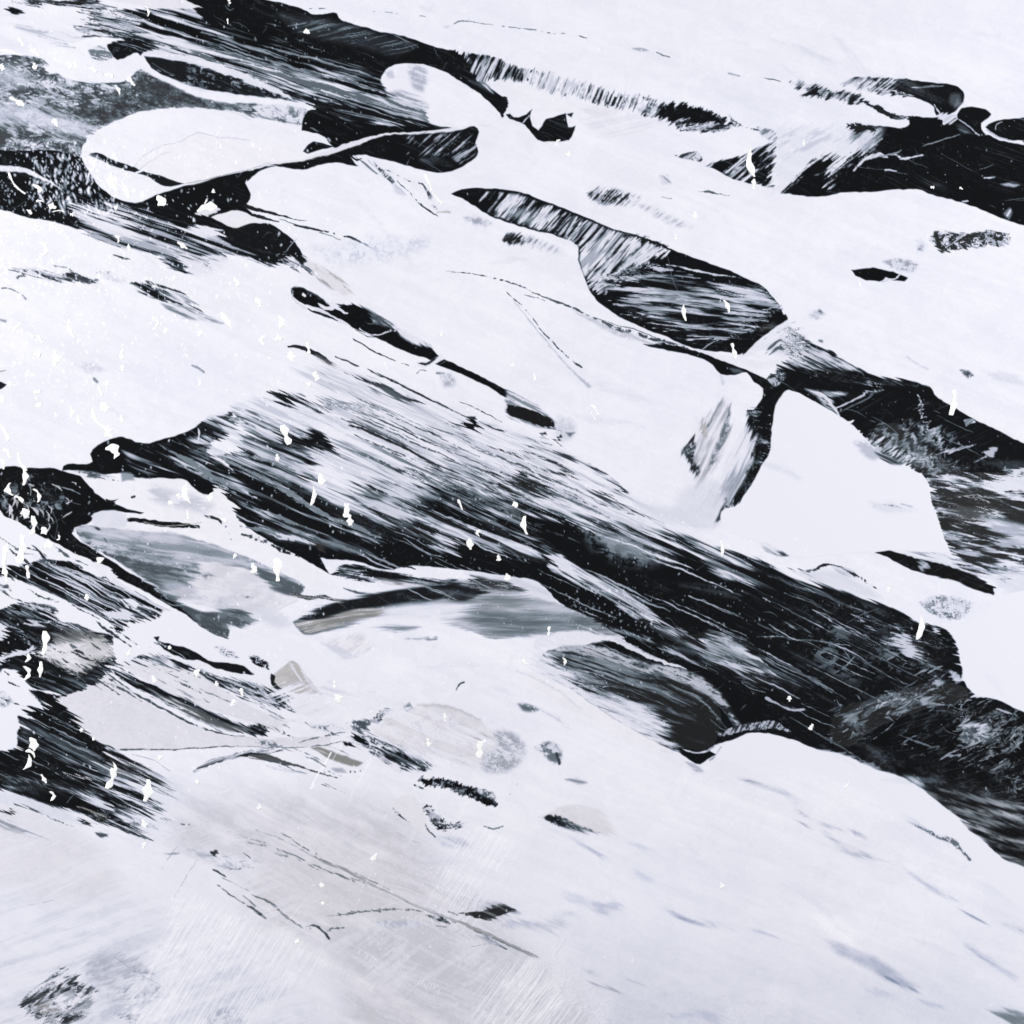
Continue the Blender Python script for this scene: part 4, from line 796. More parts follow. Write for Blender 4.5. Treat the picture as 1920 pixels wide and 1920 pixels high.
    F('0,1298 12,1300 20,1315 8,1325 0,1322', .45, edge=6, gr=4, cov=.5); F('-10,1245 6,1250 0,1260', .15, edge=3)
    # =================== CENTRE LOW: wing and ribbons
    F('620,1079 640,1061 665,1058 720,1071 760,1076 830,1087 885,1090 818,1097 780,1101 720,1091 670,1089 640,1083', .10, cov=.3, ang=8, ln=80, wd=5, rag=3, part=BK, label='thin black streak under the great diagonal')
    F('700,1085 780,1092 830,1100 760,1102', .55, edge=4, cov=.5, ang=8, T=.5); Ln('745,1063 760,1060 780,1066', [2, 4, 1], .12)
    F('548,1167 563,1158 589,1143 626,1132 662,1122 701,1113 727,1109 780,1108 818,1096 870,1094 923,1098 980,1112 1040,1130 1085,1147 1130,1172 1165,1195 1100,1188 1000,1192 980,1192 920,1197 890,1187 830,1168 800,1152 740,1147 680,1165 620,1180 568,1191 555,1179', .42, cov=(.25, .62, 640, 1130, 980, 1180), ang=3, ln=140, wd=7, Lw=.78, soft=1., edge=2.4, T=.15, part=GR, label='grey wing-shaped smear across the centre')
    F('560,1160 589,1143 662,1122 727,1109 818,1097 870,1095 905,1108 890,1124 830,1124 780,1136 700,1144 640,1160 590,1166', .12, edge=2.5, part=BK, label='dark leading edge of the grey wing')
    F('640,1165 720,1140 820,1128 900,1135 840,1165 780,1160 700,1158', .80, edge=9, cov=.75, Lw=.89, ang=-6, ln=90, soft=1)
    F('552,1170 600,1160 680,1142 740,1140 690,1158 610,1178 570,1188', .50, cov=.5, Lw=.80, ang=-14, ln=90, wd=4, T=.8, edge=2, soft=1)
    F('870,1150 960,1150 1080,1150 1130,1172 1080,1182 960,1190 900,1182', .40, cov=.45, Lw=.66, ang=3, ln=120, wd=6, soft=1, edge=8)
    F('700,1172 740,1172 780,1178 760,1183 715,1180', .55, edge=4, cov=.4, ang=5); Ln('750,1198 790,1196 815,1197', [1, 3, 8], .6, edge=3)
    F('870,1070 950,1082 1000,1088 1030,1110 1046,1130 980,1112 920,1095 880,1088', .84, cov=.72, ang=22, ln=90, wd=6, Lw=.88, edge=3)
    F('885,1080 940,1090 990,1110 940,1108 890,1095', .2, cov=.5, ang=20, ln=50, wd=6, edge=3, T=.3)
    Ln('940,1095 1010,1130 1080,1170 1160,1200 1230,1232', [1, 2, 2, 4, 2], .8, al=.8); Ln('820,1122 845,1112 855,1105', 1.2, .5); Ln('750,1115 785,1130 800,1128', 1.4, .6); Ln('590,1135 610,1133', 1, .8)
    F('1000,1190 1080,1183 1160,1195 1130,1203 1060,1210 1000,1215', .89, edge=4)
    Ln('548,1112 580,1120 610,1118 630,1126 652,1132', [7, 8, 7, 5, 3], .28, T=.5, cov=.3, ang=10, Lw=.7, wd=2)
    Ln('645,1105 670,1113 695,1115', [1.5, 4, 1.5], .3, edge=1.5)
    F('480,1140 530,1150 545,1170 520,1175 490,1160', .86, edge=8, cov=.6, ang=-30)
    F('610,1205 640,1195 680,1190 700,1210 680,1225 650,1222', .84, T=.7, edge=8, cov=.5, Lw=.9, ang=-35, ln=30)
    F('600,1205 640,1215 670,1232 650,1235', .78, edge=4, al=.6, cov=.4, ang=20)
    # taupe triangle
    F('512,1265 530,1252 543,1241 552,1239 565,1252 590,1285 602,1302 570,1302 530,1297 514,1288', .70, T=1, cov=.3, Lw=.8, ang=-20, ln=30, wd=5, soft=1, edge=1.5, part='taupe_paint_patch', label='small taupe triangle of paint', sharp=True)
    F('508,1264 516,1267 514,1278 528,1293 516,1292 508,1282', .10)
    F('555,1302 600,1302 625,1335 560,1340', .86, edge=8, T=.7)
    F('480,1283 508,1288 530,1300 556,1308 540,1318 553,1335 525,1328 500,1318 480,1310', .12, cov=.45, ang=30, ln=30, wd=6, rag=5)
    F('585,1275 620,1278 640,1295 700,1298 650,1305 600,1300', .86, edge=6, cov=.6, ang=12, Lw=.91)
    Ln('857,1294 862,1284 871,1280', [1, 3, 2.5], .25)
    # scattered dark scratches centre-low
    F('690,1352 705,1338 722,1330 732,1330 716,1345 702,1358 692,1376 690,1360', .12, cov=.45, ang=-40, ln=20, wd=5, rag=4)
    F('645,1398 655,1382 685,1376 700,1380 730,1392 760,1402 790,1418 815,1434 795,1448 745,1442 700,1420 670,1400', .10, cov=.45, ang=30, ln=28, wd=7, Lw=.86, rag=7, warp=2, part=BK, label='ragged black scraps with white scratches')
    F('655,1362 680,1352 700,1355 690,1372 665,1372', .3, cov=.6, gr=5, rag=4, edge=2); Ln('705,1388 735,1398 760,1412', 2, .15)
    F('755,1325 770,1318 775,1330 762,1335', .5, cov=.5, ang=-30, ln=15, edge=2)
    F('560,1350 600,1358 640,1350 660,1365 600,1375', .80, cov=.7, gr=5, edge=6, Lw=.9); F('590,1362 615,1362 610,1368', .4, edge=3, cov=.4, gr=4)
    F('700,1375 720,1350 760,1340 785,1320 850,1328 900,1350 930,1375 960,1400 965,1435 900,1440 820,1420 760,1400', .85, T=.9, edge=4, cov=.4, Lw=.9, ang=25, ln=60, wd=20, soft=1, part=WM, label='pale grey patch right of the black scraps')
    Ln('785,1322 850,1328 880,1340 900,1350', [4, 6, 4, 2], .77, T=1, edge=2)
    F('925,1375 945,1372 975,1385 985,1410 960,1440 930,1450 905,1440 910,1415 930,1400', .62, T=.2, cov=.55, gr=3.5, Lw=.85, soft=1, edge=8, part=GR)
    F('880,1378 910,1372 925,1385 900,1392', .72, T=1, edge=5)
    F('1005,1402 1030,1390 1050,1398 1052,1425 1040,1432 1020,1416', .42, cov=.5, gr=6, Lw=.85, soft=.8, edge=4, part=GR); Ln('1044,1412 1050,1430', 4, .2, edge=2, rag=2)
    F('972,1320 985,1320 1010,1332 1000,1336 980,1330', .4, edge=4, cov=.3, gr=6, part=GR); Ln('1010,1330 1050,1350 1070,1365', [3, 8, 2], .78, edge=5, al=.6)
    F('1000,1262 1060,1290 1130,1330 1200,1375 1260,1405 1200,1400 1120,1360 1030,1310 970,1270', .915, T=.6, edge=3, cov=.5, ang=30, Lw=.91)
    Ln('1020,1262 1080,1300 1150,1345 1220,1388', [1, 1.5, 1.5, 1], .6, al=.6, dash=.2); Ln('970,1258 1030,1285 1090,1330', [2, 4, 2], .82, edge=2, al=.6)
    Ln('560,1392 610,1380 650,1370', [1, 3, 1], .4, dash=.2); Ln('440,1380 520,1395 580,1400', 5, .85, edge=4, T=.6)
    F('480,1390 510,1388 530,1400 500,1402', .45, cov=.5, gr=5, edge=3)
    F('583,1402 600,1401 640,1415 682,1430 670,1437 615,1420', .52, T=.9, edge=2.5, cov=.2, ang=18, part='taupe_paint_patch')
    Ln('470,1418 500,1420 530,1430 570,1440 600,1450 632,1459', [8, 12, 8, 3, 2.5, 1.5], .3, T=.6, rag=1.5, cov=.3, ang=14); Ln('500,1436 530,1444 575,1452', 3, .55, edge=2, cov=.4, ang=14)
    Ln('655,1448 675,1446', 4, .35, dash=.4); F('620,1440 640,1440 650,1450 630,1448', .7, edge=3)
    F('785,1466 792,1457 805,1461 815,1457 835,1459 870,1472 892,1479 925,1485 932,1505 937,1513 910,1511 885,1498 860,1491 845,1482 830,1478 800,1474', .09, cov=.22, gr=6, ang=-50, ln=20, rag=3, part=BK, label='lumpy black dab on the lower white')
    F('890,1480 925,1484 930,1500 905,1492', .4, cov=.5, gr=4, ang=-40, ln=15, edge=3); Ln('778,1472 795,1478', 3, .3, dash=.2)
    F('737,1510 750,1495 770,1488 785,1503 800,1540 814,1569 795,1565 765,1540', .885, T=.8, edge=1.5, part=WM)
    Ln('737,1512 742,1522 752,1532 768,1543', [2, 4, 3, 1], .25, dash=.25, T=.4)
    F('787,1504 805,1508 815,1520 828,1530 850,1545 868,1540 878,1543 872,1552 850,1554 825,1558 812,1545 798,1525', .12, cov=.42, gr=5, ang=-35, ln=15, Lw=.86, rag=3, part=BK); Ln('793,1540 803,1555 815,1569', 3, .4, dash=.35)
    Ln('907,1549 925,1555 942,1549', [2, 4, 2], .5, cov=.5, gr=4); F('820,1570 870,1575 880,1585 830,1585', .80, edge=8, T=-.3)
    F('1015,1532 1030,1523 1060,1512 1090,1510 1120,1517 1143,1535 1152,1552 1146,1562 1120,1558 1080,1548', .865, T=.8, edge=1.5, part=WM, label='pale half-moon shape')
    F('1012,1533 1030,1526 1060,1533 1078,1543 1118,1556 1095,1556 1060,1552 1035,1542', .10, cov=.36, gr=5, ang=-60, ln=12, Lw=.8, rag=2, part=BK, label='slim black eye shape under the half-moon')
    F('1060,1462 1080,1460 1100,1467 1080,1470', .6, edge=3, cov=.4, ang=10); F('1285,1430 1300,1432 1320,1448 1305,1448', .65, edge=4, al=.7)

    # =================== LOWER LEFT lines
    Ln('592,1607 649,1633 701,1660 761,1688 813,1712 871,1732 923,1756 980,1782 1008,1794', [2, 5, 4, 3, 3, 4.5, 3, 3, 2], .60, T=.6, edge=1.4, part='scored_line', label='long grey diagonal line scored through the lower wash')
    Ln('480,1555 520,1572 560,1590 592,1607', [2, 3, 3, 3], .7, T=.4, dash=.3); Ln('590,1604 650,1629 705,1655 765,1684', 1.2, .3, dash=.35)
    Ln('870,1735 923,1759 980,1785 1005,1797', 1.2, .25, dash=.15); Ln('800,1702 850,1724 900,1742', 1.2, .4, dash=.3)
    Ln('480,1573 520,1592 560,1608 610,1630 660,1652 692,1662', [1.5, 3, 2.4, 2.4, 3, 1], .38, dash=.42); Ln('515,1600 560,1612 600,1632', 2, .5, dash=.5); Ln('520,1560 545,1572 560,1583 596,1601', 2, .4, dash=.4)
    Ln('660,1648 690,1662 690,1668', 3, .3, dash=.5)
    Ln('470,1675 510,1695 540,1720 566,1741', [2, 4, 4, 2], .45, dash=.3, T=.2); Ln('470,1700 498,1722', [2, 3], .28)
    Ln('408,1660 450,1690 498,1721', [2, 2, 3], .3, dash=.3, T=.5); Ln('400,1632 418,1641', 3, .3, dash=.2); Ln('415,1645 445,1660 465,1670', 1.6, .5, dash=.4); Ln('455,1680 480,1700', 2.4, .4, dash=.3)
    Ln('575,1738 590,1735 600,1742 610,1750 618,1760', [1.5, 2.6, 2, 4, 3], .22)
    Ln('614,1718 650,1713 690,1708 740,1705 770,1704 792,1708', [1, 2, 2.4, 2.4, 2, 1], .4, dash=.25); Ln('610,1743 640,1739 656,1737', 2, .4, dash=.3)
    F('700,1728 740,1724 790,1727 800,1735 760,1738 705,1735', .72, edge=3, cov=.5, gr=5, al=.7, T=-.4)
    F('795,1713 820,1713 848,1727 835,1731 810,1722', .14, cov=.45, gr=5, rag=2); Ln('818,1736 835,1738', 1.6, .4)
    F('892,1752 905,1752 930,1765 945,1776 920,1772', .6, cov=.5, gr=5, edge=3); Ln('930,1772 945,1777', 2, .25, dash=.2)
    F('860,1711 890,1709 920,1704 940,1698 955,1700 966,1707 945,1713 925,1720 905,1724 885,1719', .17, T=.5, rag=1.5, cov=.12, ang=-14, part=BK, label='tapered dark olive-black leaf mark')
    Ln('838,1708 860,1714', 2, .2); F('860,1680 900,1680 930,1695 900,1706 875,1705', .80, T=.3, edge=7, al=.7); F('900,1730 980,1728 1060,1722 1050,1736 960,1738', .76, edge=7, al=.6)
    F('1110,1700 1150,1695 1155,1708 1115,1714', .76, edge=8, al=.6)
    # scattered bits
    F('345,1588 360,1592 400,1598 470,1608 490,1620 440,1632 400,1618', .72, cov=.68, gr=5, ang=14, ln=20, Lw=.88, soft=.4, edge=5, rag=4); F('390,1598 405,1592 409,1598 398,1603', .2, edge=1.5); Ln('458,1600 466,1606', 2, .2)
    Ln('435,1630 480,1628', 3, .5, dash=.45); Ln('312,1541 335,1545 355,1547', 3, .4, dash=.4); Ln('240,1546 262,1550', 4, .3, dash=.4); F('310,1600 335,1598 330,1602', .6, edge=2)
    Ln('465,1578 500,1588', 2, .4, dash=.35, T=.5); Ln('430,1560 500,1580', 2, .6, dash=.4)
    F('40,1880 70,1858 100,1832 115,1815 140,1830 165,1845 200,1866 180,1880 160,1900 120,1925 100,1930 80,1915 60,1900', .16, cov=.56, gr=9, ang=-35, ln=26, wd=7, Lw=.86, rag=8, edge=3, soft=.5, T=.15, part=GR, label='rough dark patch in the lower left corner')
    F('150,1800 200,1790 260,1805 300,1830 280,1870 230,1900 160,1920 200,1870', .72, cov=.6, gr=9, ang=-30, Lw=.88, soft=.9, edge=16, al=.75)
    F('165,1795 230,1790 290,1815 260,1825 200,1850 165,1830', .70, T=.3, edge=14, al=.6); Ln('240,1810 265,1820 290,1828', [4, 7, 3], .55, edge=3, al=.7)
    Ln('48,1876 62,1890 85,1905 105,1922', [4, 5, 4, 3], .2, dash=.25); Ln('85,1840 110,1825 118,1815', 5, .35, dash=.35); F('60,1870 90,1875 110,1900 80,1900', .45, T=1, gr=6, cov=.4, edge=7, al=.7)
    F('225,1855 245,1850 240,1865', .45, edge=4, gr=4, cov=.4); F('225,1900 260,1905 250,1925', .5, edge=5, gr=4, cov=.5); F('380,1900 440,1890 460,1915 400,1925', .68, edge=8, gr=5, cov=.4, al=.7)
    F('250,1862 290,1850 300,1865 262,1880', .62, edge=6, gr=5, cov=.4, al=.6)
    # =================== RIGHT LOW soft marks
    def soft(p, w, L=.7, **k): Ln(p, w, L, edge=k.pop('edge', 6), al=k.pop('al', .8), T=k.pop('T', -.5), **k)
    soft('1395,1464 1418,1470 1445,1480 1475,1488', [2, 5, 4, 2], .74); Ln('1400,1465 1420,1469', 2, .5, edge=2)
    soft('1440,1472 1475,1485 1492,1500 1500,1512', [3, 7, 6, 2], .78); soft('1505,1525 1512,1530', 5, .6, edge=3); soft('1540,1545 1560,1550', 8, .76); soft('1595,1560 1610,1563 1625,1572', [4, 6, 2], .66)
    soft('1545,1560 1575,1585 1600,1602 1640,1605', [3, 6, 9, 2], .66); soft('1645,1612 1665,1614', 3, .62, edge=3); Ln('1510,1547 1517,1549', 3, .55, edge=2)
    Ln('1712,1546 1735,1556 1760,1570 1785,1578 1800,1592 1818,1612', [3, 4, 6, 9, 7, 4], .42, cov=.35, gr=4, rag=2, edge=1.6); soft('1715,1545 1760,1565 1810,1600', 12, .82)
    soft('1705,1635 1730,1655 1760,1672 1790,1690', [3, 5, 9, 3], .74); soft('1803,1710 1825,1720 1842,1727', [2, 4, 2], .55, edge=2); soft('1880,1730 1900,1738 1925,1748', [5, 8, 8], .66)
    F('1883,1645 1893,1648 1898,1657 1888,1656', .2, edge=3); soft('1895,1655 1905,1664 1925,1669', [3, 5, 4], .5, edge=2.5)
    Ln('1823,1780 1845,1797 1870,1812 1892,1825', [4, 5, 4, 3], .55, edge=3, dash=.15); soft('1815,1775 1860,1805 1900,1832', 12, .82)
    F('1550,1765 1580,1772 1640,1795 1690,1830 1720,1850 1705,1855 1660,1835 1600,1800 1560,1782', .72, edge=9, cov=.4, gr=12, Lw=.84, soft=1, T=-.4); soft('1712,1855 1722,1858', 5, .55, edge=3); soft('1670,1838 1690,1848', 4, .5, edge=3)
    soft('1262,1712 1290,1725 1330,1735', [4, 12, 5], .68); soft('1280,1722 1300,1727', 5, .6, edge=3); soft('1330,1730 1370,1738', 10, .82); soft('1415,1745 1450,1755', 4, .74, edge=3)
    soft('1080,1580 1105,1590 1125,1600 1133,1613', [2, 5, 6, 4], .72); soft('1020,1555 1060,1565 1090,1580', [3, 6, 4], .82); soft('1040,1715 1075,1712', 6, .74); soft('1120,1705 1150,1695', 14, .78)
    soft('950,1733 1000,1730', 8, .72); Ln('1100,1838 1125,1846 1152,1852', [2, 3, 2], .58, edge=2); Ln('1180,1840 1200,1846', 2, .68, edge=2); Ln('1095,1820 1115,1823', 2, .7, edge=2); Ln('1230,1860 1254,1864', 3, .78, edge=3)
    soft('1260,1900 1290,1895 1340,1910', 12, .78); F('1865,1900 1890,1893 1930,1905 1990,1960 1930,1940 1885,1912', .5, edge=3, cov=.4, ang=12, Lw=.8); soft('1735,1878 1765,1888', 8, .78); soft('1640,1860 1670,1870', 14, .82)
    soft('1195,1640 1215,1650', 16, .84); soft('1060,1680 1100,1690', 14, .85); soft('1180,1580 1220,1595', 6, .86)

    # =================== fine bright scratches in the varnish
    def hatch(p, ang, cov, wd=2.6, al=.62, edge=14, **kw):
        F(p, .985, hat=ang, sp=kw.get('sp', 5.), al=al, edge=edge, wisp=0)
    hatch('345,1675 400,1690 490,1735 570,1770 620,1800 520,1880 430,1960 300,1960 232,1890 290,1780', -58, .20)
    hatch('350,1680 400,1690 470,1730 380,1830 300,1930 232,1890 300,1760', -56, .26, wd=3.4)
    hatch('800,1690 850,1640 905,1650 920,1690 880,1760 820,1730', -58, .20, wd=4)
    hatch('860,1560 960,1570 960,1620 860,1640 810,1650', -58, .08, wd=3)
    hatch('880,1920 900,1850 980,1800 1060,1820 1150,1870 1150,1930 1000,1960', -54, .17, wd=2.8)
    hatch('1000,1790 1060,1800 1080,1850 960,1960 860,1930', -52, .14, wd=2.6)
    hatch('520,1730 560,1760 580,1800 500,1790', -58, .2)
    hatch('1360,1890 1460,1850 1500,1870 1420,1960 1340,1960', -50, .14, wd=3.4)
    hatch('1700,1580 1800,1590 1860,1640 1800,1690 1710,1660', -58, .06, wd=3)
    hatch('1515,1710 1560,1715 1610,1755 1590,1765 1530,1735', -62, .3, wd=3, edge=6)
    Ln('620,1410 600,1445 583,1478', 2.2, .98, dash=.1); Ln('590,1470 586,1476', 2, .98)
    for q in ((698, 1423, 648, 1512), (718, 1392, 686, 1440), (655, 1375, 605, 1450), (1770, 1640, 1738, 1720), (1655, 1592, 1612, 1655), (1800, 1640, 1770, 1680), (600, 1560, 570, 1600), (880, 1490, 862, 1535), (1612, 1775, 1556, 1836), (1675, 1765, 1664, 1790), (1715, 1690, 1706, 1700), (520, 1690, 500, 1712), (325, 1680, 300, 1725)):
        Ln([(q[0], q[1]), (q[2], q[3])], [1, 1.8, .8], .98, dash=.15)
    for q in ((580, 1785, 720, 1860), (675, 1780, 830, 1855), (600, 1880, 680, 1925), (1530, 1718, 1600, 1762)):
        for k in range(30):
            t = k / 30; x = q[0] + (q[2] - q[0]) * t; y = q[1] + (q[3] - q[1]) * t
            r = np.random.RandomState(k + int(q[0])).rand(3)
            if r[0] < .7: Ln([(x, y), (x - 2 - 4 * r[1], y + 4 + 7 * r[1])], 1.3, .98, al=.5 + .4 * r[2])
    fr, sm = f.fray, f.smear
    fr('-60,-60 340,16 400,45 500,92 600,122 720,165 800,205 830,232 700,215 560,192 500,165 400,130 300,100 180,70 -60,70', 16, 30, wd=2.6)
    fr('-60,110 80,112 190,158 300,150 480,192 560,215 480,222 400,206 300,206 220,222 150,270 -60,275', 14, 18, wd=4, e=6)
    fr('400,80 560,125 700,160 760,190 640,190 480,140', 17, 36, wd=2.2)
    fr('850,92 1000,125 1240,190 1240,232 1060,186 880,140', -66, 14, wd=2.6, e=8, ln=60)
    fr('1180,180 1260,190 1390,232 1340,250 1220,230', -40, 14, wd=2.4, e=8, ln=50)
    fr('1330,300 1400,288 1452,262 1600,236 1660,246 1620,290 1560,350 1446,352', -38, 22, wd=3, e=10, ln=70)
    fr('1480,146 1600,146 1700,150 1700,185 1600,200 1480,186', -35, 14, wd=2.4, e=8, ln=40)
    fr('890,360 1000,376 1100,415 1240,462 1230,490 1140,540 1100,510 1090,462 960,412', -48, 24, wd=2.4, e=6, ln=70)
    fr('1130,520 1200,505 1300,520 1440,560 1450,585 1380,635 1260,618 1160,570', 6, 44, wd=2.6, e=12, ln=120)
    fr('1480,612 1560,660 1700,705 1735,725 1600,735 1500,705 1450,700', 24, 34, wd=2.2, e=10)
    fr('1560,790 1640,740 1760,770 1850,880 1740,895 1640,850', -35, 22, wd=3, e=16, ln=50, cross=.5)
    fr('1745,890 1930,870 1990,900 1990,1120 1860,1060 1785,1032 1756,960', 10, 46, wd=2.6, e=14, ln=70, cross=.25)
    fr('1690,1030 1860,1060 1900,1110 1840,1105 1720,1062', 16, 26, wd=3, e=8, ln=50)
    fr('120,385 300,390 440,440 600,505 440,500 340,515 150,435', 20, 36, wd=2.2, e=10)
    fr('20,490 200,500 400,560 400,600 240,560 30,530', 22, 18, wd=2.2, e=10)
    fr('560,490 640,520 700,575 820,650 800,652 700,600 610,545', 36, 20, wd=2.6, e=8)
    fr('530,720 700,690 900,800 1050,830 1180,930 1450,1050 1600,1110 1560,1140 1300,1070 1100,1010 900,970 740,985 640,960 590,900 520,850 400,800', 25, 64, wd=2.3, e=18, ln=190)
    fr('280,850 500,850 640,900 760,960 1010,1050 900,1050 700,1040 560,1010 450,960 380,900', 24, 58, wd=2.6, e=16, ln=170)
    fr('380,780 440,770 560,800 620,860 560,880 420,860', 24, 26, wd=2.6, e=12)
    fr('1010,1040 1080,1050 1270,1170 1460,1260 1400,1275 1230,1215 1120,1150', 28, 52, wd=2.3, e=12, ln=170)
    fr('1380,1050 1560,1090 1740,1170 1800,1240 1700,1300 1500,1240 1400,1150', 25, 60, wd=2.2, e=20, ln=150)
    fr('1640,1170 1780,1190 1800,1270 1700,1260', 10, 26, wd=2.4, e=12, ln=60)
    fr('1540,1330 1700,1290 1820,1280 1860,1340 1900,1420 1820,1480 1700,1450 1560,1400', -24, 34, wd=4, e=24, ln=50, cross=.9)
    fr('1740,1484 1990,1520 1990,1680 1900,1600 1830,1560', 12, 40, wd=2.6, e=10, ln=100)
    fr('1020,1225 1130,1228 1300,1290 1350,1370 1270,1395 1120,1320 1040,1270', 22, 36, wd=2.4, e=12, ln=90, cross=.25)
    fr('560,1150 700,1110 900,1090 1130,1170 980,1190 800,1175 620,1182', -4, 40, wd=2.2, e=8, ln=140)
    fr('620,1060 760,1070 960,1090 1020,1115 820,1100 660,1092', 8, 34, wd=2.2, e=7)
    fr('-60,1060 140,1058 300,1140 360,1170 200,1200 120,1165 -60,1100', 26, 40, wd=2.4, e=8)
    fr('-60,1150 120,1160 215,1200 210,1260 140,1295 40,1270 -60,1230', 20, 34, wd=2.6, e=8, cross=.4)
    fr('225,1225 400,1260 560,1335 520,1380 400,1340 240,1270', 26, 28, wd=2.4, e=8)
    fr('40,1310 130,1320 220,1410 360,1480 300,1580 120,1535 -60,1500 -60,1410 30,1405', 25, 54, wd=2.3, e=12, ln=150)
    fr('640,1350 720,1325 830,1440 740,1450 650,1400', 30, 16, wd=3, e=8, ln=40, cross=.5)
    fr('145,985 320,1000 560,1090 540,1115 460,1180 340,1140 240,1062', 10, 26, wd=3.4, e=5, ln=90)
    fr('240,890 380,925 430,960 380,965 280,940', 14, 26, wd=4, e=8)
    fr('330,1580 500,1550 680,1650 900,1740 1010,1795 900,1800 700,1740 560,1760 400,1680', 26, 16, wd=2.6, e=14, ln=60)
    fr('1380,1450 1930,1500 1990,1930 1200,1950 900,1700 1000,1560', 27, 30, wd=4, e=30, ln=120)
    fr('20,1800 300,1780 320,1860 160,1930 20,1930', -30, 26, wd=3, e=14, ln=50, cross=.5)
    fr('1284,790 1360,745 1420,800 1400,930 1340,990 1280,960', -64, 20, wd=2.6, e=5, ln=120)
    sm('560,1150 700,1110 900,1092 1130,1172 980,1190 800,1175 620,1182', -3, 26, al=.5, e=8)
    sm('145,985 320,1000 560,1090 540,1115 460,1180 340,1140 240,1062', 12, 20, al=.5, e=6)
    sm('1380,1450 1930,1500 1990,1930 1200,1950 900,1700 1000,1560', 27, 26, al=.6, e=30)
    sm('1284,790 1360,745 1420,800 1400,930 1340,990 1280,960', -64, 10, al=.35, e=5)
    sm('60,1215 160,1186 212,1222 150,1265', -32, 14, al=.35, e=6)
    f.L += np.where(f.L > .5, .010, .004) * (vn(f.X / 1.6, f.Y / 1.6, 401) + vn(f.X / 3.7, f.Y / 3.1, 402) - 1)
    f.L += np.where(f.L > .7, .016, 0) * (grain(f.X, f.Y, 26, 403) - .5) + np.where(f.L > .7, .014, 0) * (streak(f.X, f.Y, 22, 150, 18, 404) - .5)
    f.T += .35 * (vn(f.X / 300, f.Y / 160, 405) - .5) * (f.L > .7)
    F('420,800 640,860 760,900 980,960 1040,1040 900,1010 760,985 620,930 480,880 360,850', .9, cov=.34, ang=24, ln=150, wd=8, over=True, edge=22, Lw=.82, soft=.6, rag=14)
    F('1090,990 1200,1010 1260,1050 1200,1060 1120,1035', .9, cov=.45, gr=12, ang=12, over=True, edge=16, Lw=.60, soft=1)
    F('1560,1130 1700,1180 1760,1240 1700,1300 1600,1290 1500,1220', .9, cov=.20, gr=10, ang=24, over=True, edge=24, Lw=.66, soft=.8)
    F('1230,1170 1400,1220 1520,1290 1440,1290 1300,1240', .9, cov=.36, ang=26, ln=90, wd=7, over=True, edge=16, Lw=.76, soft=.7, rag=10)
    for i in range(60):
        r = np.random.RandomState(9900 + i); x = 1520 + 400 * r.rand(); y = 1250 + (x - 1520) * .25 + 170 * (r.rand() - .3); a = math.radians(r.choice([-24, -32, 14, 50], p=[.45, .25, .2, .1]) + 8 * r.randn()); l = 12 + 60 * r.rand() ** 2
        Ln([(x, y), (x + l * .5 * math.cos(a), y + l * .5 * math.sin(a) + 4 * r.randn()), (x + l * math.cos(a), y + l * math.sin(a))], [.5, 1 + 4 * r.rand() ** 2.5, .5], .5 + .25 * r.rand(), onblack=1, al=.8, rag=1.2)
    F('1338,1420 1352,1402 1370,1390 1420,1374 1459,1382 1506,1397 1532,1406 1576,1413 1641,1443 1701,1460 1732,1482 1772,1513 1805,1542 1816,1557 1850,1581 1884,1612 1920,1626 1990,1680 1970,1740 1860,1660 1760,1570 1640,1490 1500,1440 1400,1430', .915, edge=1.5)
    Ln('1712,1546 1735,1556 1760,1570 1785,1578 1800,1592 1818,1612', [3, 4, 6, 9, 7, 4], .42, cov=.35, gr=4, rag=2, edge=1.6)
    # crisp threads laid over the dragged paint
    for q in ((300, 835, 420, 905, 7), (400, 855, 500, 900, 6), (365, 880, 480, 935, 9), (470, 880, 600, 960, 8), (500, 905, 640, 985, 7), (440, 845, 560, 885, 6), (330, 870, 440, 925, 4), (590, 960, 720, 1010, 8), (480, 955, 560, 985, 8), (560, 1000, 680, 1040, 6), (450, 985, 540, 1010, 6)):
        Ln([(q[0], q[1]), (.5 * q[0] + .5 * q[2], .5 * q[1] + .5 * q[3] - 2), (q[2], q[3])], [1, q[4], 1.5], .82, cov=.8, ang=25, Lw=.5, rag=2.5)
    for q in ((1440, 1080, 1600, 1140, 4), (1430, 1120, 1570, 1190, 2.4), (1545, 1150, 1700, 1240, 2), (1470, 1110, 1560, 1150, 2), (1560, 1190, 1720, 1270, 1.6), (1425, 1215, 1560, 1300, 5), (1440, 1230, 1600, 1318, 4), (1420, 1195, 1480, 1195, 2), (1420, 1170, 1470, 1195, 3), (1600, 1230, 1680, 1275, 2), (1460, 1195, 1600, 1212, 2.4), (1480, 1345, 1640, 1440, 2.4), (1420, 1245, 1480, 1270, 5), (1400, 1232, 1460, 1262, 8)):
        Ln([(q[0], q[1]), (.5 * q[0] + .5 * q[2], .5 * q[1] + .5 * q[3] - 1), (q[2], q[3])], [.8, q[4], 1], .72, cov=.7, ang=27, Lw=.35, wd=3)
    for q in ((400, 96, 520, 130, 6), (430, 112, 600, 168, 9), (520, 140, 700, 196, 12), (300, 84, 420, 120, 7), (560, 128, 740, 182, 7), (640, 170, 800, 216, 9), (600, 165, 740, 205, 8)):
        Ln([(q[0], q[1]), ((q[0] + q[2]) / 2 + 4, (q[1] + q[3]) / 2 - 3), (q[2], q[3])], [1, q[4], 1], .84, cov=.7, ang=17, Lw=.4, rag=2)
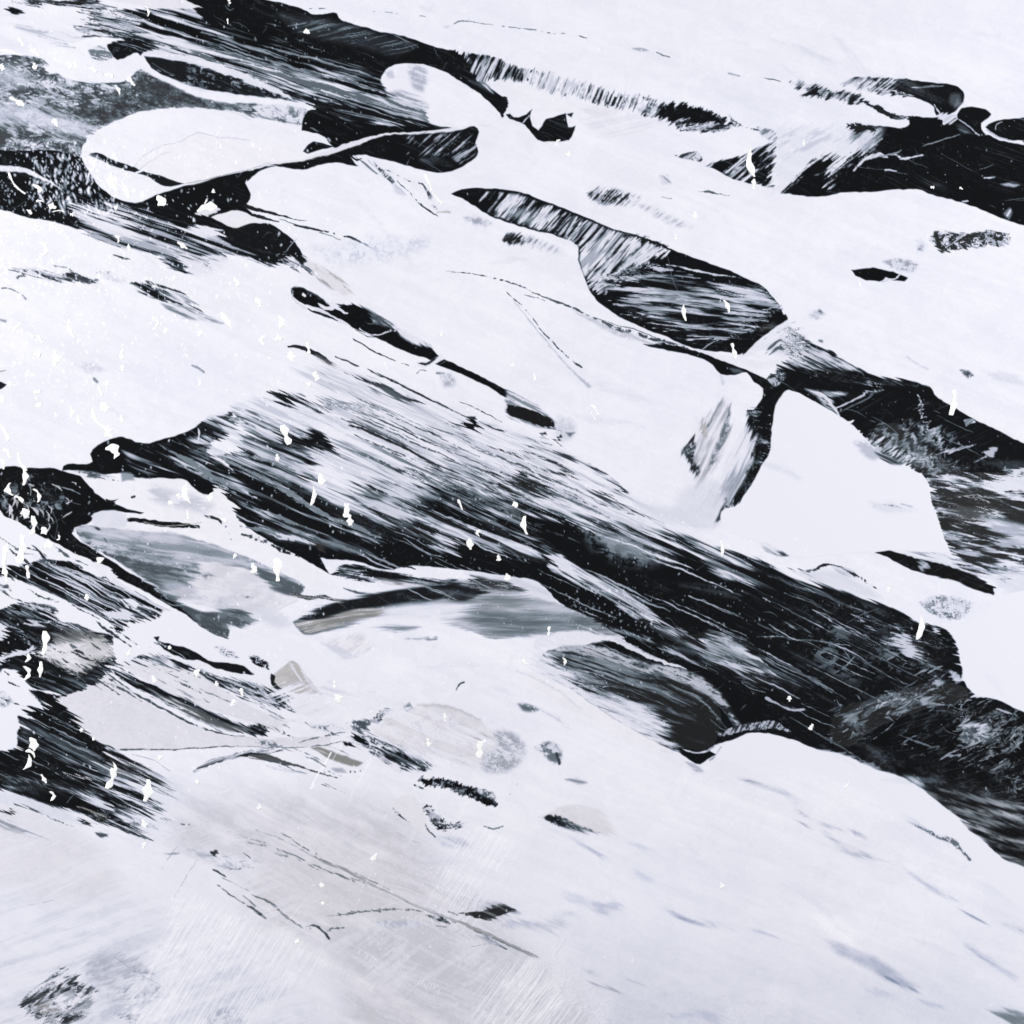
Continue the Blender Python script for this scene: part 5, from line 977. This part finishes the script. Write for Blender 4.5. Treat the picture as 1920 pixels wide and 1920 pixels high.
    for i in range(48):
        r = np.random.RandomState(540 + i); x = 640 + 420 * r.rand(); y = 760 + (x - 640) * .42 + (r.rand() - .3) * 110; l = 40 + 110 * r.rand()
        Ln([(x, y), (x + l * .5, y + l * .22), (x + l, y + l * .45)], [.8, 1.6 + 2.2 * r.rand() ** 2, .8], .2 + .3 * r.rand(), dash=.25)
    Ln('690,692 725,710 760,727 790,742 840,765 880,785', [2, 2.6, 3, 3, 2, 1], .12, dash=.12); Ln('630,668 672,686', 2, .15, dash=.1)
    Ln('655,797 690,808 730,828 780,850 830,878', [2, 5, 4, 3, 2], .12); Ln('640,783 690,803 750,832 800,860', [1.4, 2, 2, 1.5], .2, dash=.1)
    Ln('1060,975 1120,1000 1190,1025 1240,1045 1296,1064', [1, 2, 3, 4, 1], .75, cov=.7, ang=25)
    Ln('620,1410 600,1445 583,1478', 2.2, .98, dash=.1); Ln('590,1470 586,1476', 2, .98)
    for i in range(56):
        r = np.random.RandomState(2200 + i); x = 300 + 1250 * r.rand(); y = 860 + (x - 300) * .30 + (r.rand() - .4) * 190; l = 40 + 150 * r.rand() ** 1.5
        Ln([(x, y), (x + l * .5, y + l * .24 + 2 * r.randn()), (x + l, y + l * .47)], [.6, 1 + 3.2 * r.rand() ** 2, .6], .66 + .2 * r.rand(), onblack=1, al=.85, rag=.6)
    for i in range(60):
        r = np.random.RandomState(2400 + i); x = 130 + 560 * r.rand(); y = 10 + (x - 130) * .28 + (r.rand() - .3) * 70; l = 40 + 110 * r.rand()
        Ln([(x, y), (x + l * .5, y + l * .15), (x + l, y + l * .32)], [.6, 1 + 2.6 * r.rand() ** 2, .6], .7, onblack=1, al=.8, rag=.6)
    for i in range(70):
        r = np.random.RandomState(2600 + i); x = -20 + 330 * r.rand(); y = (1060 if r.rand() < .5 else 1350) + x * .4 + (r.rand() - .4) * 130; l = 30 + 80 * r.rand()
        Ln([(x, y), (x + l * .5, y + l * .24), (x + l, y + l * .5)], [.5, .8 + 2 * r.rand() ** 2, .5], .72, onblack=1, al=.8, rag=.5)
    # pools and strands that stayed wet and kept their edge
    F('1480,731 1498,736 1545,764 1576,782 1607,805 1628,826 1654,852 1693,871 1736,899 1745,938 1761,984 1781,1036 1700,1034 1640,1034 1560,1040 1500,1045 1440,1020 1400,1010 1355,985 1352,960 1385,945 1400,923 1414,902 1427,876 1440,855 1446,826 1449,779 1456,759 1469,738', .915, h=.5)
    F('1753,1173 1777,1182 1787,1195 1798,1223 1805,1255 1813,1288 1837,1304 1868,1312 1920,1335 2000,1362 2000,1100 1880,1118 1830,1158', .915, edge=1.5)
    F('1600,828 1625,825 1650,850 1640,862 1610,845', .7, edge=8, al=.7); F('1640,846 1680,862 1690,870 1655,866', .25, cov=.4, ang=30, edge=3)
    Ln('1640,948 1670,949 1690,953', [3, 4, 1], .5, edge=3); Ln('1690,945 1710,950', 2, .65, edge=2); F('1630,940 1700,948 1720,960 1650,958', .87, edge=8)
    F('-170,1070 0,1081 39,1088 104,1117 156,1140 208,1171 218,1193 182,1184 146,1171 112,1163 109,1143 65,1130 26,1132 0,1143 -170,1140', .915, rag=1)
    Ln('-60,930 0,972 30,985 70,1010 120,1035 165,1062 205,1082 250,1108', [20, 14, 16, 14, 16, 22, 9, 5], .915)
    F('-170,960 0,972 30,988 50,1010 80,1048 60,1056 0,1062 -170,1050', .915, edge=1.5, rag=1)
    Ln('195,1075 230,1098 270,1122 320,1148 365,1172', [16, 8, 5, 5, 8], .88); F('160,1052 200,1060 222,1080 205,1086 180,1072', .9, rag=2)
    Ln('100,1062 150,1085 190,1105 225,1130', [2, 4, 3, 2], .82); Ln('120,1070 190,1090 260,1118 330,1150', [2, 2, 3, 3], .8); Ln('175,1095 230,1130', 1.2, .7); Ln('130,1128 165,1112', 1, .5)
    F('230,1128 245,1122 262,1132 255,1142 240,1140', .9); F('195,1150 215,1145 240,1142 250,1158 230,1160 205,1162', .86, rag=3)
    F('216,1197 234,1184 281,1166 300,1158 308,1146 340,1148 365,1166 390,1184 427,1198 480,1195 560,1200 620,1260 600,1290 590,1285 552,1240 530,1250 507,1262 490,1268 450,1250 400,1236 340,1220 305,1210 293,1200 297,1214 270,1226 240,1236 217,1232', .915, rag=1)
    F('289,1194 299,1192 297,1202 318,1208 365,1222 391,1239 430,1243 453,1247 477,1266 443,1262 406,1252 378,1240 338,1232 307,1217', .10)
    F('404,1213 430,1218 445,1232 425,1230', .4, cov=.4, gr=6, edge=4); F('464,1228 485,1232 507,1250 503,1258 480,1246', .12, cov=.3, gr=5, rag=2)
    F('-170,1245 0,1253 15,1255 40,1278 52,1292 75,1318 80,1328 60,1325 38,1328 32,1345 36,1362 30,1375 32,1395 20,1404 0,1407 -170,1410', .915)
    F('0,1298 12,1300 20,1315 8,1325 0,1322', .45, edge=6, gr=4, cov=.5); F('-10,1245 6,1250 0,1260', .15, edge=3)
    Ln('-40,1245 0,1237 30,1225 50,1222 62,1212', [6, 6, 7, 8, 3], .86); Ln('55,1228 90,1250 110,1268 128,1278', [3, 3, 2, 1], .12)
    F('860,1711 890,1709 920,1704 940,1698 955,1700 966,1707 945,1713 925,1720 905,1724 885,1719', .17, T=.5, rag=1.5, cov=.12, ang=-14)
    Ln('592,1607 649,1633 701,1660 761,1688 813,1712 871,1732 923,1756 980,1782 1008,1794', [2, 5, 4, 3, 3, 4.5, 3, 3, 2], .60, T=.6, edge=1.4)
    Ln('614,1718 650,1713 690,1708 740,1705 770,1704 792,1708', [1, 2, 2.4, 2.4, 2, 1], .4, dash=.25); Ln('610,1743 640,1739 656,1737', 2, .4, dash=.3)
    Ln('408,1660 450,1690 498,1721', [2, 2, 3], .3, dash=.3, T=.5); Ln('400,1632 418,1641', 3, .3, dash=.2); Ln('415,1645 445,1660 465,1670', 1.6, .5, dash=.4); Ln('455,1680 480,1700', 2.4, .4, dash=.3)
    Ln('470,1675 510,1695 540,1720 566,1741', [2, 4, 4, 2], .45, dash=.3, T=.2); Ln('470,1700 498,1722', [2, 3], .28)
    Ln('575,1738 590,1735 600,1742 610,1750 618,1760', [1.5, 2.6, 2, 4, 3], .22)
    for i in range(22):
        r = np.random.RandomState(2800 + i); x = -20 + 180 * r.rand(); y = 1000 + .42 * x + 120 * r.rand(); l = 120 + 160 * r.rand(); k = .46 + .12 * r.rand()
        Ln([(x, y), (x + l * .35, y + l * .35 * k - 3), (x + l * .7, y + l * .7 * k), (x + l, y + l * k + 3)], [.5, 1.8 + 1.6 * r.rand(), 1.2, .5], .85, onblack=1, rag=.3)
    for i in range(80):
        r = np.random.RandomState(4800 + i); x = -20 + 240 * r.rand(); y = 975 + 330 * r.rand(); l = 14 + 60 * r.rand() ** 1.6; k = .35 + .4 * r.rand()
        Ln([(x, y), (x + l * .5, y + l * .5 * k + 3 * r.randn()), (x + l, y + l * k)], [.6, 1.5 + 6 * r.rand() ** 2.4, .6], .12 + .25 * r.rand(), rag=2, dash=.15, al=.9)
    for i in range(40):
        r = np.random.RandomState(5800 + i); x = 200 + 420 * r.rand(); y = 1190 + .5 * (x - 200) + (r.rand() - .35) * 130; l = 14 + 50 * r.rand() ** 1.6
        Ln([(x, y), (x + l * .5, y + l * .25 + 2 * r.randn()), (x + l, y + l * .45)], [.6, 1.2 + 3 * r.rand() ** 2.4, .6], .2 + .4 * r.rand(), rag=1.5, dash=.2, al=.8)
    F('500,1300 545,1278 600,1300 640,1345 560,1345', .9, cov=.6, ang=-22, ln=50, wd=4, over=True, edge=10, rag=8, Lw=.9)
    F('540,1238 580,1262 600,1300 560,1275', .9, cov=.4, ang=50, ln=40, wd=3, over=True, edge=6, Lw=.88)
    F('700,1320 800,1330 950,1370 980,1440 860,1440 720,1400', .9, cov=.42, ang=24, ln=90, wd=9, over=True, edge=24, Lw=.905, warp=2, al=.8)
    F('700,1320 800,1330 950,1370 980,1440 860,1440 720,1400', .9, cov=.25, gr=5, over=True, edge=24, Lw=.76, al=.35)
    F('-60,1560 400,1560 560,1700 640,1960 -60,1960', .9, cov=.4, ang=-17, ln=150, wd=9, over=True, edge=50, Lw=.91, warp=2, al=.45)
    F('400,1480 760,1500 1000,1780 1000,1960 640,1960 480,1700', .9, cov=.28, ang=27, ln=160, wd=8, over=True, edge=50, Lw=.88, warp=2, al=.45, T=.6)
    for i in range(46):
        r = np.random.RandomState(8800 + i); x = 40 + 1000 * r.rand(); y = 1480 + 420 * r.rand(); a = math.radians(r.choice([-58, 26, -18]) + 6 * r.randn()); l = 20 + 90 * r.rand() ** 2
        Ln([(x, y), (x + l * .5 * math.cos(a), y + l * .5 * math.sin(a) + r.randn()), (x + l * math.cos(a), y + l * math.sin(a))], [.5, .8 + 1.2 * r.rand() ** 3, .5], .97 if r.rand() < .65 else .5, al=.3 + .45 * r.rand(), dash=.2, rag=.3)
    q = np.clip(1 - np.abs(f.L - .83) * 14, 0, 1) * np.clip((f.Y - 1150) / 150, 0, 1)
    f.L += q * .035 * (grain(f.X, f.Y, 3.2, 410) - .5)
    # threads, scuffs and dust caught in the black
    for i in range(520):
        r = np.random.RandomState(3000 + i)
        x = 1920 * r.rand(); y = 1650 * r.rand(); a = math.radians(r.choice([22, 26, 28, -30, 12, 60, -55], p=[.26, .2, .2, .12, .12, .05, .05]) + 7 * r.randn()); l = 14 + 70 * r.rand() ** 2
        Ln([(x, y), (x + l * .5 * math.cos(a), y + l * .5 * math.sin(a) + 3 * r.randn()), (x + l * math.cos(a), y + l * math.sin(a))], [.5, .8 + 1.5 * r.rand() ** 2, .5], .5 + .25 * r.rand(), onblack=1, al=.35 + .4 * r.rand())
    for p, g, c, A in (('-60,-60 1980,-60 1980,480 1000,420 -60,450', 22, .10, .5), ('-60,800 1980,600 1980,1700 1000,1460 -60,1600', 26, .07, .5), ('1380,620 1980,620 1980,1180 1500,1000', -28, .10, .4), ('1480,1230 1980,1230 1980,1640 1560,1440', -18, .12, .35), ('840,340 1490,450 1490,700 1100,600', 4, .10, .6)):
        F(p, .1, cov=c, ang=g, ln=60, wd=2.6, Lw=.60, over=True, onblack=1, al=A, edge=40, warp=2)
    F('-60,-60 1980,-60 1980,1700 -60,1700', .1, cov=.10, gr=2.2, Lw=.42, over=True, onblack=1, al=.6)
    # whisper-thin bruises in the white
    for i in range(70):
        r = np.random.RandomState(7000 + i); x = 1920 * r.rand(); y = 1920 * r.rand(); a = math.radians(24 + 14 * r.randn()); l = 40 + 120 * r.rand()
        Ln([(x, y), (x + l * .5 * math.cos(a), y + l * .5 * math.sin(a) - 5), (x + l * math.cos(a), y + l * math.sin(a))], [3, 6 + 14 * r.rand(), 3], .80, edge=9, al=.10 + .22 * r.rand(), T=-.3 if r.rand() < .6 else .6)
    # tiny varnish highlights painted into the colour field
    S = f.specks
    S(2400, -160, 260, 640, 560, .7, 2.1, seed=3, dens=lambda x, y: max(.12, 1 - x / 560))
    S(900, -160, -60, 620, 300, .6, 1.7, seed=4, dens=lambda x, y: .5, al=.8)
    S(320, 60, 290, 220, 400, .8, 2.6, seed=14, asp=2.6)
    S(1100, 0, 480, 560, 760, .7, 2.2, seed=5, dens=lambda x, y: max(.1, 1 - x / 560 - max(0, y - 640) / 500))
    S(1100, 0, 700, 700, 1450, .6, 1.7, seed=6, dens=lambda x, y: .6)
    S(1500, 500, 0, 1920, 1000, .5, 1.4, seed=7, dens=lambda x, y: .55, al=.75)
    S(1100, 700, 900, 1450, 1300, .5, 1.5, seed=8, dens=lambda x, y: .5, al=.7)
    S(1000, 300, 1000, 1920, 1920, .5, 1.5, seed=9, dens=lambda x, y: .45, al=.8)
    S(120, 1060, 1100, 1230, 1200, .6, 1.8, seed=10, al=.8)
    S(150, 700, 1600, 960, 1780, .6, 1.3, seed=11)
# x, y, length, width (photo pixels), direction (deg, y down), bend
FLECKS = [
 (39, 78, 22, 6, 58, .1), (66, 98, 26, 9, 35, .1), (20, 98, 50, 5, 14, .05), (4, 126, 14, 11, 60, 0), (130, 122, 16, 9, 50, .2), (107, 112, 20, 5, 30, 0),
 (176, 130, 16, 10, 45, 0), (204, 141, 20, 9, 15, .1), (141, 122, 18, 8, 80, .2), (246, 153, 24, 8, 48, 0), (221, 168, 22, 5, 62, .1), (32, 190, 36, 9, 30, 0),
 (104, 230, 20, 9, 60, 0), (276, 20, 24, 4, 70, .2), (427, 40, 12, 3, 85, 0), (430, 3, 10, 5, 70, 0), (575, 60, 15, 8, 10, .2), (65, 124, 14, 9, 80, 0),
 (30, 345, 58, 5, 52, -.1), (70, 352, 24, 9, 40, .1), (75, 377, 16, 4, 5, .1), (98, 387, 18, 10, 20, 0), (110, 396, 24, 3, 0, .1), (55, 397, 14, 6, 45, .1),
 (135, 402, 8, 7, 0, 0), (212, 342, 44, 11, 70, -.15), (236, 356, 40, 9, 68, 0), (268, 365, 14, 9, 85, 0), (302, 376, 26, 15, 55, 0), (388, 390, 44, 14, -12, .1),
 (386, 378, 10, 4, -60, 0), (400, 358, 9, 6, 90, 0), (82, 465, 32, 11, 70, .25), (69, 423, 12, 8, 60, 0), (98, 424, 16, 8, 75, .1), (242, 465, 18, 5, 80, 0),
 (217, 390, 10, 6, 80, .1), (342, 460, 26, 7, 35, 0), (220, 447, 18, 6, 65, .2), (132, 616, 40, 8, 76, -.12), (105, 668, 26, 12, 70, 0), (102, 682, 16, 7, 85, 0),
 (69, 664, 16, 15, 20, 0), (75, 636, 22, 7, 58, 0), (30, 616, 18, 6, -50, .2), (60, 629, 10, 6, 40, 0), (229, 663, 24, 8, -80, .1), (230, 690, 16, 7, 85, 0),
 (188, 733, 22, 6, 65, 0), (201, 721, 18, 7, -85, 0), (69, 735, 18, 9, -15, 0), (72, 760, 16, 8, -20, 0), (4, 748, 18, 10, 65, 0), (195, 763, 24, 14, 60, 0),
 (134, 772, 26, 8, 85, .15), (188, 790, 64, 9, 48, -.16), (204, 810, 30, 10, 75, -.2), (228, 785, 18, 7, 75, 0), (105, 778, 12, 6, 60, 0), (147, 787, 20, 6, 88, 0),
 (8, 810, 40, 9, 60, .1), (14, 850, 26, 8, 55, .1), (6, 870, 22, 7, 80, .1), (40, 866, 44, 7, 66, -.1), (46, 895, 34, 9, 92, .1), (18, 720, 12, 8, 80, 0),
 (443, 528, 20, 9, 60, .1), (484, 567, 22, 10, 58, .1), (425, 601, 46, 10, 56, 0), (292, 603, 26, 5, 75, .3), (311, 620, 14, 7, -70, 0), (376, 626, 16, 8, -60, .1),
 (493, 637, 22, 10, -70, .3), (526, 603, 30, 9, 85, .2), (523, 634, 16, 12, 20, 0), (546, 668, 24, 12, 80, 0), (373, 716, 18, 5, 70, .2), (578, 652, 26, 7, 80, 0),
 (592, 705, 20, 12, 60, 0), (578, 720, 14, 8, 10, 0), (723, 686, 18, 4, 60, .1), (828, 626, 11, 7, 90, 0), (213, 845, 30, 20, 55, .2), (18, 918, 28, 9, 75, -.3),
 (70, 928, 30, 7, 70, .2), (36, 935, 22, 8, 35, .1), (47, 962, 22, 14, 75, .1), (62, 985, 40, 11, 95, .1), (83, 995, 18, 11, 65, 0), (110, 1008, 12, 5, 100, .2),
 (350, 925, 46, 10, 80, -.2), (335, 930, 12, 8, 60, 0), (320, 943, 12, 9, 20, 0), (395, 932, 22, 10, -70, .1), (352, 965, 20, 4, 85, 0), (536, 815, 44, 15, 72, 0),
 (520, 858, 16, 7, 85, 0), (602, 898, 26, 12, 78, 0), (587, 930, 42, 7, 98, .1), (650, 957, 30, 14, 92, 0), (656, 975, 24, 10, 85, 0), (520, 1068, 50, 14, 88, 0),
]
FLECKS2 = [
 (984, 985, 40, 9, 82, -.12), (881, 1020, 24, 11, 82, 0), (897, 998, 13, 9, -60, .3), (935, 1046, 13, 8, 80, 0), (863, 946, 24, 5, 68, 0), (966, 946, 15, 9, 60, 0),
 (951, 1082, 16, 10, 85, .1), (1353, 1027, 34, 6, 84, .1), (1408, 305, 62, 11, 82, -.1), (1413, 345, 22, 7, 95, 0), (1066, 288, 13, 9, -60, 0), (1045, 267, 16, 5, -60, .2),
 (1303, 403, 16, 8, 88, 0), (1267, 445, 12, 6, 90, 0), (1283, 587, 34, 7, 82, -.05), (1363, 574, 30, 7, 68, .1), (1376, 658, 34, 8, 75, 0), (1787, 755, 54, 11, 96, .05),
 (1725, 1178, 50, 10, 100, .1), (1612, 533, 10, 4, 90, 0), (1507, 268, 14, 4, 88, 0), (1002, 707, 16, 5, 80, .1), (1115, 768, 28, 6, 55, .1), (1112, 780, 24, 3, 60, 0),
 (960, 685, 14, 5, 0, 0), (1521, 1363, 14, 8, -60, 0), (1480, 1310, 12, 7, 85, 0), (1665, 1106, 12, 7, -80, 0), (804, 342, 40, 6, 68, 0), (820, 372, 34, 5, 50, 0),
 (899, 1405, 36, 13, 92, 0), (908, 1390, 9, 6, -60, 0), (834, 1345, 18, 5, 85, 0), (803, 1392, 18, 8, 80, 0), (633, 1310, 20, 12, 60, .2), (627, 1284, 16, 7, 90, 0),
 (702, 1607, 20, 9, -50, 0), (557, 1766, 12, 9, -30, 0), (486, 1514, 12, 8, -40, 0), (603, 1660, 12, 8, 20, 0), (605, 1694, 8, 7, 0, 0), (370, 1467, 9, 9, 0, 0),
 (208, 1460, 46, 13, 108, .12), (276, 1482, 48, 15, 98, .05), (270, 1545, 20, 9, 70, 0), (270, 1586, 16, 6, 110, 0), (52, 1430, 34, 8, 110, .2), (82, 1460, 22, 6, 60, 0),
 (62, 1395, 30, 14, 75, .1), (58, 1412, 24, 7, 35, .2), (98, 1492, 20, 8, 80, .3), (84, 1205, 50, 13, 94, .05), (76, 1255, 34, 8, 95, 0), (50, 1262, 30, 10, 90, .3),
 (52, 1234, 20, 7, 110, .2), (40, 1030, 60, 14, 98, .05), (8, 1050, 60, 9, 95, 0), (10, 1075, 40, 7, 80, 0), (52, 1072, 28, 8, 82, 0), (163, 1120, 14, 8, 90, 0),
 (288, 1273, 16, 10, 70, 0), (242, 1224, 16, 7, -60, 0), (437, 1318, 16, 9, -60, 0), (453, 1298, 18, 7, 80, 0), (406, 1282, 12, 7, 80, 0), (370, 1262, 20, 9, -70, .2),
 (318, 1214, 9, 6, 90, 0), (91, 1023, 22, 14, -20, .2), (186, 1050, 14, 13, 60, .3), (475, 1065, 22, 12, 80, .1), (440, 1043, 12, 6, -60, 0), (420, 975, 14, 9, 20, 0),
 (300, 1422, 14, 7, -50, .2), (214, 1440, 26, 6, 90, .2), (1588, 1472, 16, 5, -50, 0), (1352, 1661, 14, 7, 100, .3), (1058, 1240, 18, 5, 80, .2), (985, 1240, 20, 5, 60, -.3),
 (1029, 1183, 20, 6, 95, 0), (880, 1020, 6, 4, 0, 0), (152, 1369, 8, 7, 0, 0), (175, 1385, 8, 5, 70, 0), (1748, 351, 8, 6, 0, 0), (1802, 353, 8, 4, 30, 0),
]
FLECKS = FLECKS + FLECKS2
random.Random(5).shuffle(FLECKS)

# ---------------------------------------------------------------- materials
def paint_material(name, rough, bump, coat=.0, scale=900):
    m = bpy.data.materials.new(name); m.use_nodes = True
    nt = m.node_tree; n = nt.nodes; b = n['Principled BSDF']
    a = n.new('ShaderNodeAttribute'); a.attribute_name = 'pigment'
    nt.links.new(a.outputs['Color'], b.inputs['Base Color'])
    tc = n.new('ShaderNodeTexCoord')
    mp = n.new('ShaderNodeMapping'); mp.inputs['Rotation'].default_value = (0, math.radians(24), 0); mp.inputs['Scale'].default_value = (.25, 1, 1)
    no = n.new('ShaderNodeTexNoise'); no.inputs['Scale'].default_value = scale; no.inputs['Detail'].default_value = 4
    bu = n.new('ShaderNodeBump'); bu.inputs['Strength'].default_value = bump; bu.inputs['Distance'].default_value = .0003
    nt.links.new(tc.outputs['Object'], mp.inputs['Vector']); nt.links.new(mp.outputs[0], no.inputs['Vector'])
    nt.links.new(no.outputs['Fac'], bu.inputs['Height']); nt.links.new(bu.outputs[0], b.inputs['Normal'])
    b.inputs['Roughness'].default_value = rough
    b.inputs['Specular IOR Level'].default_value = .4
    b.inputs['Coat Weight'].default_value = coat; b.inputs['Coat Roughness'].default_value = .12
    return m
M_WHITE = paint_material('white_enamel', .34, .12, .2)
M_BLACK = paint_material('black_enamel', .16, .05, .2)
M_GREY = paint_material('scraped_enamel', .4, .2, .1)

# ---------------------------------------------------------------- build the painted surface
coll = scene.collection
root = bpy.data.objects.new('abstract_painting', None); coll.objects.link(root)
root.location = (0, 0, 0)
root['label'] = 'glossy abstract painting in black and white enamel with diagonal streaks'
root['category'] = 'painting'

def link(name, me, mat, label=None):
    o = bpy.data.objects.new(name, me); coll.objects.link(o); o.parent = root
    me.materials.append(mat)
    if label: o['label'] = label
    return o

def lin(c):
    return np.where(c <= .04045, c / 12.92, ((c + .055) / 1.055) ** 2.4)

def add_mesh(name, co, quads, col=None):
    me = bpy.data.meshes.new(name)
    me.vertices.add(len(co)); me.vertices.foreach_set('co', co.astype(np.float32).ravel())
    nq = len(quads)
    me.loops.add(nq * 4); me.loops.foreach_set('vertex_index', quads.astype(np.int32).ravel())
    me.polygons.add(nq); me.polygons.foreach_set('loop_start', np.arange(0, nq * 4, 4, dtype=np.int32))
    me.update(calc_edges=True)
    me.polygons.foreach_set('use_smooth', np.ones(nq, bool))
    if col is not None:
        at = me.color_attributes.new('pigment', 'FLOAT_COLOR', 'POINT')
        at.data.foreach_set('color', np.column_stack([col, np.ones(len(col))]).astype(np.float32).ravel())
    me.update()
    return me

STEP = 1.2
xs = np.concatenate([np.arange(-160, -4, 5.), np.arange(-4, 1924.01, STEP), np.arange(1929, 2081, 5.)])
f = Field(xs, xs)
paint(f)
rgb = lin(f.rgb())
film = f.L.copy()
for _ in range(2):        # the film levels out a little
    film[1:-1, 1:-1] = (film[1:-1, 1:-1] * 2 + film[:-2, 1:-1] + film[2:, 1:-1] + film[1:-1, :-2] + film[1:-1, 2:]) / 6
hgt = .00014 * film + .00016 * np.clip(f.H, 0, 1.5) + .0010 * (vn(f.X / 420, f.Y / 420, 71) - .5) * .25
NY, NX = f.X.shape
co = np.stack([(f.X - 960) * PX, -hgt, (960 - f.Y) * PX + ZC], -1).reshape(-1, 3)
col = rgb.reshape(-1, 3)
idx = np.arange(NY * NX, dtype=np.int32).reshape(NY, NX)
quads = np.stack([idx[:-1, :-1], idx[1:, :-1], idx[1:, 1:], idx[:-1, 1:]], -1).reshape(-1, 4)
fid = f.ID[:-1, :-1].reshape(-1)
order = np.argsort(fid, kind='stable'); sf = fid[order]
for k, (name, label) in enumerate(f.parts):
    a, b = np.searchsorted(sf, [k, k + 1])
    if b - a < 12:
        continue
    q = quads[order[a:b]]
    u, inv = np.unique(q, return_inverse=True)
    me = add_mesh(name, co[u], inv.reshape(-1, 4), col[u])
    mat = M_BLACK if name.startswith('black') else (M_GREY if 'grey' in name or 'combed' in name or 'taupe' in name else M_WHITE)
    link(name, me, mat, label)

# varnish glints shaped as raised white flecks: curved, domed, each one a part
M_FLECK = bpy.data.materials.new('painted_glint_white'); M_FLECK.use_nodes = True
nt = M_FLECK.node_tree; b = nt.nodes['Principled BSDF']
no = nt.nodes.new('ShaderNodeTexNoise'); no.inputs['Scale'].default_value = 160; no.inputs['Detail'].default_value = 3
rp = nt.nodes.new('ShaderNodeValToRGB'); rp.color_ramp.elements[0].position = .35; rp.color_ramp.elements[0].color = (.94, .94, .94, 1)
rp.color_ramp.elements[1].position = .6; rp.color_ramp.elements[1].color = (.98, .98, .99, 1)
nt.links.new(no.outputs['Fac'], rp.inputs[0]); nt.links.new(rp.outputs[0], b.inputs['Base Color'])
b.inputs['Roughness'].default_value = .18; b.inputs['Coat Weight'].default_value = .6

def fleck(x, y, ln, wd, ang, bend, seed):
    r = np.random.RandomState(seed)
    K, N = 14, 10
    an = math.radians(ang); vs_, qs = [], []
    ph = r.rand(4) * 6
    for i in range(K):
        t = i / (K - 1); s = (t - .5) * ln * .88
        off = bend * ln * (4 * (t - .5) ** 2 - .5)
        cx = x + s * math.cos(an) - off * math.sin(an); cy = y + s * math.sin(an) + off * math.cos(an)
        prof = (math.sin(math.pi * (.07 + .86 * t)) ** .42) * (.72 + .24 * math.sin(ph[0] + 6 * t) + .14 * math.sin(ph[1] + 13 * t))
        hw = max(.15, wd * .66 * prof)
        for j in range(N):
            th = math.pi * j / (N - 1)
            d = math.cos(th) * hw * (1 + .13 * math.sin(ph[2] + (1 if j < N / 2 else 3) * 2 + i * .9)); h = math.sin(th) * min(hw, 3) * .3
            px = cx - math.sin(an) * d; py = cy + math.cos(an) * d
            vs_.append(((px - 960) * PX, -(h * PX) - (-.00004 if j in (0, N - 1) else .00004), (960 - py) * PX + ZC))
    for i in range(K - 1):
        for j in range(N - 1):
            a = i * N + j; qs.append((a, a + 1, a + N + 1, a + N))
    v = np.array(vs_)
    # sink the rim into the local film
    ci = np.clip(np.searchsorted(f.xs, v[:, 0] / PX + 960), 0, NX - 1); cj = np.clip(np.searchsorted(f.ys, 960 - (v[:, 2] - ZC) / PX), 0, NY - 1)
    v[:, 1] -= hgt[cj, ci]
    return v, np.array(qs)

FLECKS.sort(key=lambda q: -q[2] * q[3])
rest_v, rest_q, base = [], [], 0
for k, (x, y, l, wd, an, be) in enumerate(FLECKS):
    v, q = fleck(x, y, l, wd, an, be, 900 + k)
    if k < 100:
        link('modelled_glint', add_mesh('modelled_glint', v, q), M_FLECK)
    else:
        rest_v.append(v); rest_q.append(q + base); base += len(v)
o = link('small_modelled_glints', add_mesh('small_modelled_glints', np.concatenate(rest_v), np.concatenate(rest_q)), M_FLECK)
o['kind'] = 'stuff'

# the board under the paint
W = 1120 * PX; T = .022
bv = np.array([(sx * W, yy, ZC + sz * W) for yy in (.0006, T) for sx, sz in ((-1, -1), (1, -1), (1, 1), (-1, 1))])
bq = np.array([(0, 1, 2, 3), (5, 4, 7, 6), (4, 5, 1, 0), (3, 2, 6, 7), (4, 0, 3, 7), (1, 5, 6, 2)])
me = add_mesh('backing_board', bv, bq); me.polygons.foreach_set('use_smooth', np.zeros(6, bool))
mb = bpy.data.materials.new('board'); mb.use_nodes = True
nt = mb.node_tree; b = nt.nodes['Principled BSDF']; b.inputs['Roughness'].default_value = .6
no = nt.nodes.new('ShaderNodeTexNoise'); no.inputs['Scale'].default_value = 30
rp = nt.nodes.new('ShaderNodeValToRGB'); rp.color_ramp.elements[0].color = (.55, .54, .52, 1); rp.color_ramp.elements[1].color = (.72, .71, .69, 1)
nt.links.new(no.outputs['Fac'], rp.inputs[0]); nt.links.new(rp.outputs[0], b.inputs['Base Color'])
link('backing_board', me, mb)
